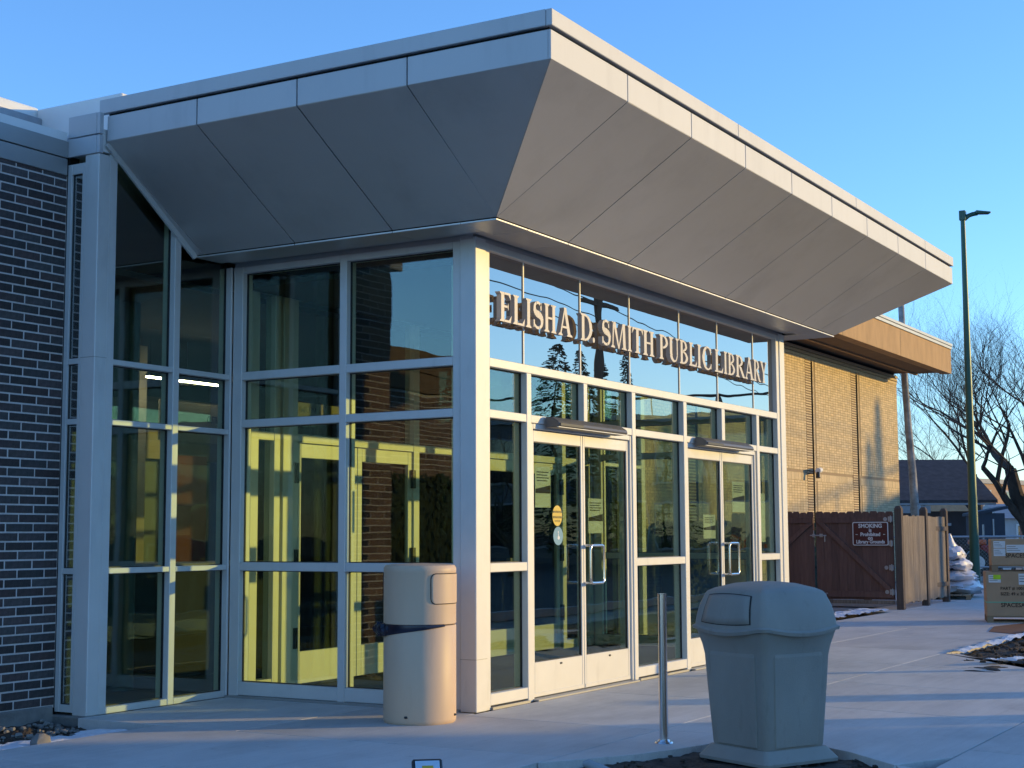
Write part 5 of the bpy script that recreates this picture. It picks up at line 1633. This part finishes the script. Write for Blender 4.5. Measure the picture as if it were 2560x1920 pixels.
# chain link fence
cf = frame_thing('wire_fence', 'galvanised chain link fence crossing behind the lamp post', 'fence', 300, 40)
for x_ in (-6, -3.4, -0.95, 1.5, 4.0, 6.5):
    MB().cyl((x_, 0, -0.1), (x_, 0, 1.24), 0.035, None, 10).build('fence_post', 'galv', cf)
MB().cyl((-6.2, 0, 1.22), (8, 0, 1.22), 0.028, None, 8).build('top_rail', 'galv', cf)
MB().cyl((-6.2, 0.03, 0.42), (8, 0.03, 0.42), 0.022, None, 8).build('middle_rail', 'galv', cf)
wm = MB()
x_ = -6.2
while x_ < 8:
    wm.add([(x_, .04, 0.02), (x_ + .004, .04, 0.02), (x_ + 1.2, .04, 1.2), (x_ + 1.196, .04, 1.2)], [(0, 1, 2, 3)])
    wm.add([(x_, .042, 1.2), (x_ + .004, .042, 1.2), (x_ + 1.2, .042, 0.02), (x_ + 1.196, .042, 0.02)], [(0, 1, 2, 3)])
    x_ += 0.10
tag(wm.build('wire_mesh', 'galv', cf), None, None, None, 'stuff')
wd = frame_thing('plank_barrier', 'low dark timber barrier behind the wire fence', 'fence', 292, 47)
for k in range(3):
    MB().box(-1.2, 1.4, 0, 0.05, 0.12 + 0.30 * k, 0.36 + 0.30 * k).build('plank', 'wood_post', wd)

# ------------------------------------------------------------------ across the street (seen mirrored in the glass, casting the long shade)
hs_n, hs_t = Vector((0.7904, 0.6126, 0)), SUN_AZ
def sunpos(n, t): return hs_n * n + hs_t * t
ah = thing('shade_blocker_house', 'unseen house shape added across the street to shade the foreground paving', 'house', sunpos(-1.45, 36), math.atan2(-hs_n.y, -hs_n.x))  # out of view, added as a blocker to throw the foreground into shade
MB().box(0, 26, -4, 4, -0.2, 5.0).build('wall', 'darkwall', ah)
MB().hexa([(-.3, -4.4, 5.0), (26.3, -4.4, 5.0), (26.3, 4.4, 5.0), (-.3, 4.4, 5.0)], [(1.8, -.1, 6.9), (24, -.1, 6.9), (24, .1, 6.9), (1.8, .1, 6.9)]).build('roof', 'shingle', ah)
for x_ in (3, 8, 13, 18):
    w_ = MB().box(x_, x_ + 1.4, 4.0, 4.06, 1.2, 2.8).build('window', 'sign_white', ah)
    MB().box(x_ + .1, x_ + 1.3, 4.061, 4.075, 1.3, 2.7).build('pane', 'office_glass', w_)
of = thing('office_building', 'long dark glass office block across the street, mirrored in the doors', 'building', (52, -33, 0), R(72))
MB().box(0, 22, -8, 0, -0.2, 6.7).build('wall', 'office', of)
MB().box(-.2, 22.2, -8.2, 0.2, 6.7, 7.0).build('roof', 'trimgray', of)
for k in range(7):
    for j in range(2):
        w_ = MB().box(0.5 + 3.05 * k, 3.0 + 3.05 * k, 0.0, 0.06, 0.6 + 3.1 * j, 2.9 + 3.1 * j).build('window', 'trimgray', of)
        MB().box(0.6 + 3.05 * k, 2.9 + 3.05 * k, 0.061, 0.08, 0.7 + 3.1 * j, 2.8 + 3.1 * j).build('pane', 'office_glass', w_)
MB().cyl((0, 0.1, 7.8), (22, 0.1, 7.8), 0.06, None, 8).build('roof_railing', 'black', of)
for k in range(8):
    MB().cyl((0.3 + 3.05 * k, 0.1, 7.0), (0.3 + 3.05 * k, 0.1, 7.8), 0.05, None, 8).build('railing_post', 'black', of)

wh = thing('brick_warehouse', 'long dark brick warehouse across the parking lot, mirrored in the side glass', 'building', (32, -57, 0), R(50))
MB().box(0, 32, -10, 0, -0.2, 6.5).build('wall', 'darkwall', wh)
MB().box(-.2, 32.2, -10.2, 0.15, 6.5, 6.75).build('roof', 'trimgray', wh)
for k in range(8):
    w_ = MB().box(1.0 + 3.9 * k, 3.6 + 3.9 * k, 0.0, 0.06, 1.2 + (k % 2) * .0, 2.9).build('window', 'trimgray', wh)
    MB().box(1.1 + 3.9 * k, 3.5 + 3.9 * k, 0.061, 0.08, 1.3, 2.8).build('pane', 'office_glass', w_)
    w_ = MB().box(1.0 + 3.9 * k, 3.6 + 3.9 * k, 0.0, 0.06, 4.2, 5.6).build('window', 'trimgray', wh)
    MB().box(1.1 + 3.9 * k, 3.5 + 3.9 * k, 0.061, 0.08, 4.3, 5.5).build('pane', 'office_glass', w_)

def conifer(loc, h, w, seed, label):
    rr = random.Random(seed)
    t = thing('conifer', label, 'tree', loc)
    MB().cyl((0, 0, -.1), (0, 0, h * .9), 0.16, 0.03, 8).build('trunk', 'bark', t)
    mb = MB()
    n = int(h * 170)
    for i in range(n):
        f = rr.random() ** 0.8
        z = h * (0.08 + 0.92 * f)
        r_ = w * (1 - f) ** 0.85 * (0.45 + 0.6 * rr.random()) + 0.03
        a = rr.uniform(0, 6.283)
        s = rr.uniform(0.12, 0.30) * (1 - 0.5 * f)
        c = Vector((r_ * math.cos(a), r_ * math.sin(a), z - 0.12 * r_))
        o_ = Vector((math.cos(a), math.sin(a), rr.uniform(-.5, .2))) * s * 1.4
        q_ = Vector((-math.sin(a), math.cos(a), rr.uniform(-.3, .3))) * s * .55
        mb.add([c - q_, c + q_, c + o_ + q_ * .2, c + o_ * .9 - q_ * .2 + Vector((0, 0, -.05))], [(0, 1, 2, 3)])
    mb.build('crown', 'needle', t)
    return t
conifer((41, -20.5, 0), 8.4, 2.0, 3, 'dark conifer with a broad base across the street')
conifer((45, -23.8, 0), 9.2, 2.2, 4, 'tallest dark conifer across the street')
conifer(sunpos(30.75, 62), 11.6, 1.0, 8, 'narrow conifer throwing its shadow on the buff wall')
conifer(sunpos(30.0, 63), 10.6, 0.9, 9, 'smaller narrow conifer beside the shadow throwing one')
bare_tree('bare_tree', (36, -20.5, 0), 'bare street tree mirrored at the left end of the sign glass', 9.5, 77, (0, 0), 0.16, 5, 0.6, 0.25)
up_ = thing('power_pole', 'wooden power pole across the street with three wires', 'pole', (33.0, -15.5, 0))
MB().cyl((0, 0, 0), (0, 0, 9.5), 0.16, 0.11, 12).build('pole', 'wood_post', up_, smooth=True)
MB().box(-1.1, 1.1, -0.06, 0.06, 8.6, 8.72).build('crossarm', 'wood_post', up_)
wr = MB()
for k, dx_ in enumerate((-1.0, 0.0, 1.0)):
    pts = []
    for s in range(25):
        f = s / 24
        pts.append((dx_ + (-60 + 120 * f), -2.0 * 0 + (60 * .12 - 120 * .12 * f), 8.75 - 0.5 * k - 1.2 * (4 * (f % .5) * 2 * (1 - (f % .5) * 2)) * .25))
    wr.tube(pts, 0.018, 4)
wr.build('wire', 'wire', up_)
def hedge(name_loc, L_, W_, H_, seed, label):
    rr = random.Random(seed)
    t = thing('hedge', label, 'hedge', name_loc)
    mb = MB()
    mb.box(0.15, L_ - .15, .15, W_ - .15, -.1, H_ - .15)
    for i in range(int(L_ * 420)):
        x_, z_ = rr.uniform(0, L_), rr.uniform(0.02, H_)
        y_ = rr.choice((rr.uniform(0, .2), rr.uniform(0, W_)))
        if y_ > .2: z_ = H_ - rr.uniform(0, .2)
        a, b = rr.uniform(0, 6.28), rr.uniform(0.05, 0.10)
        u_ = Vector((math.cos(a), rr.uniform(-.6, .6), math.sin(a))).normalized() * b
        w_ = u_.cross(Vector((rr.uniform(-.5, .5), 1, rr.uniform(-.5, .5)))).normalized() * b * .6
        c = Vector((x_, y_, z_))
        mb.add([c - u_, c + w_, c + u_, c - w_], [(0, 1, 2, 3)])
    mb.build('foliage', 'needle', t)
hedge((17.2, 5.7, 0), 8.5, 0.9, 1.55, 2, 'dark clipped hedge at the foot of the buff wall, seen through the entrance glass')
hedge((-14.0, 4.4, -.1), 9.6, 0.9, 2.15, 6, 'tall dark hedge before the set back wing, mirrored in the side glass')
# traffic drums just out of frame, their shadows striping the paving
dp = thing('traffic_drum', 'orange drum with white bands near the kerb, nearest the street', 'traffic drum', sunpos(0.42, 9.0) , 0, 'traffic drums by the kerb')
MB().loft([ring(0.30, 0, 24), ring(0.30, 0.06, 24), ring(0.26, 0.07, 24), ring(0.21, 0.98, 24), ring(0.18, 1.02, 24)]).build('drum_body', 'orange', dp, smooth=True)
for z_ in (0.35, 0.70):
    rr_ = 0.26 - 0.05 * (z_ - .07) / .91 + 0.004
    MB().loft([ring(rr_, z_, 24), ring(rr_ - .009, z_ + .15, 24)]).build('white_band', 'sign_white', dp, smooth=True)
d2 = copy_tree(dp); d2.location = sunpos(-1.05, 8.3); d2['label'] = 'orange drum with white bands near the kerb, closest to the gray bin'
d3 = copy_tree(dp); d3.location = sunpos(2.55, 8.6); d3.scale = (0.35, 0.35, 1.0); d3['label'] = 'slim orange marker post with white bands near the kerb'
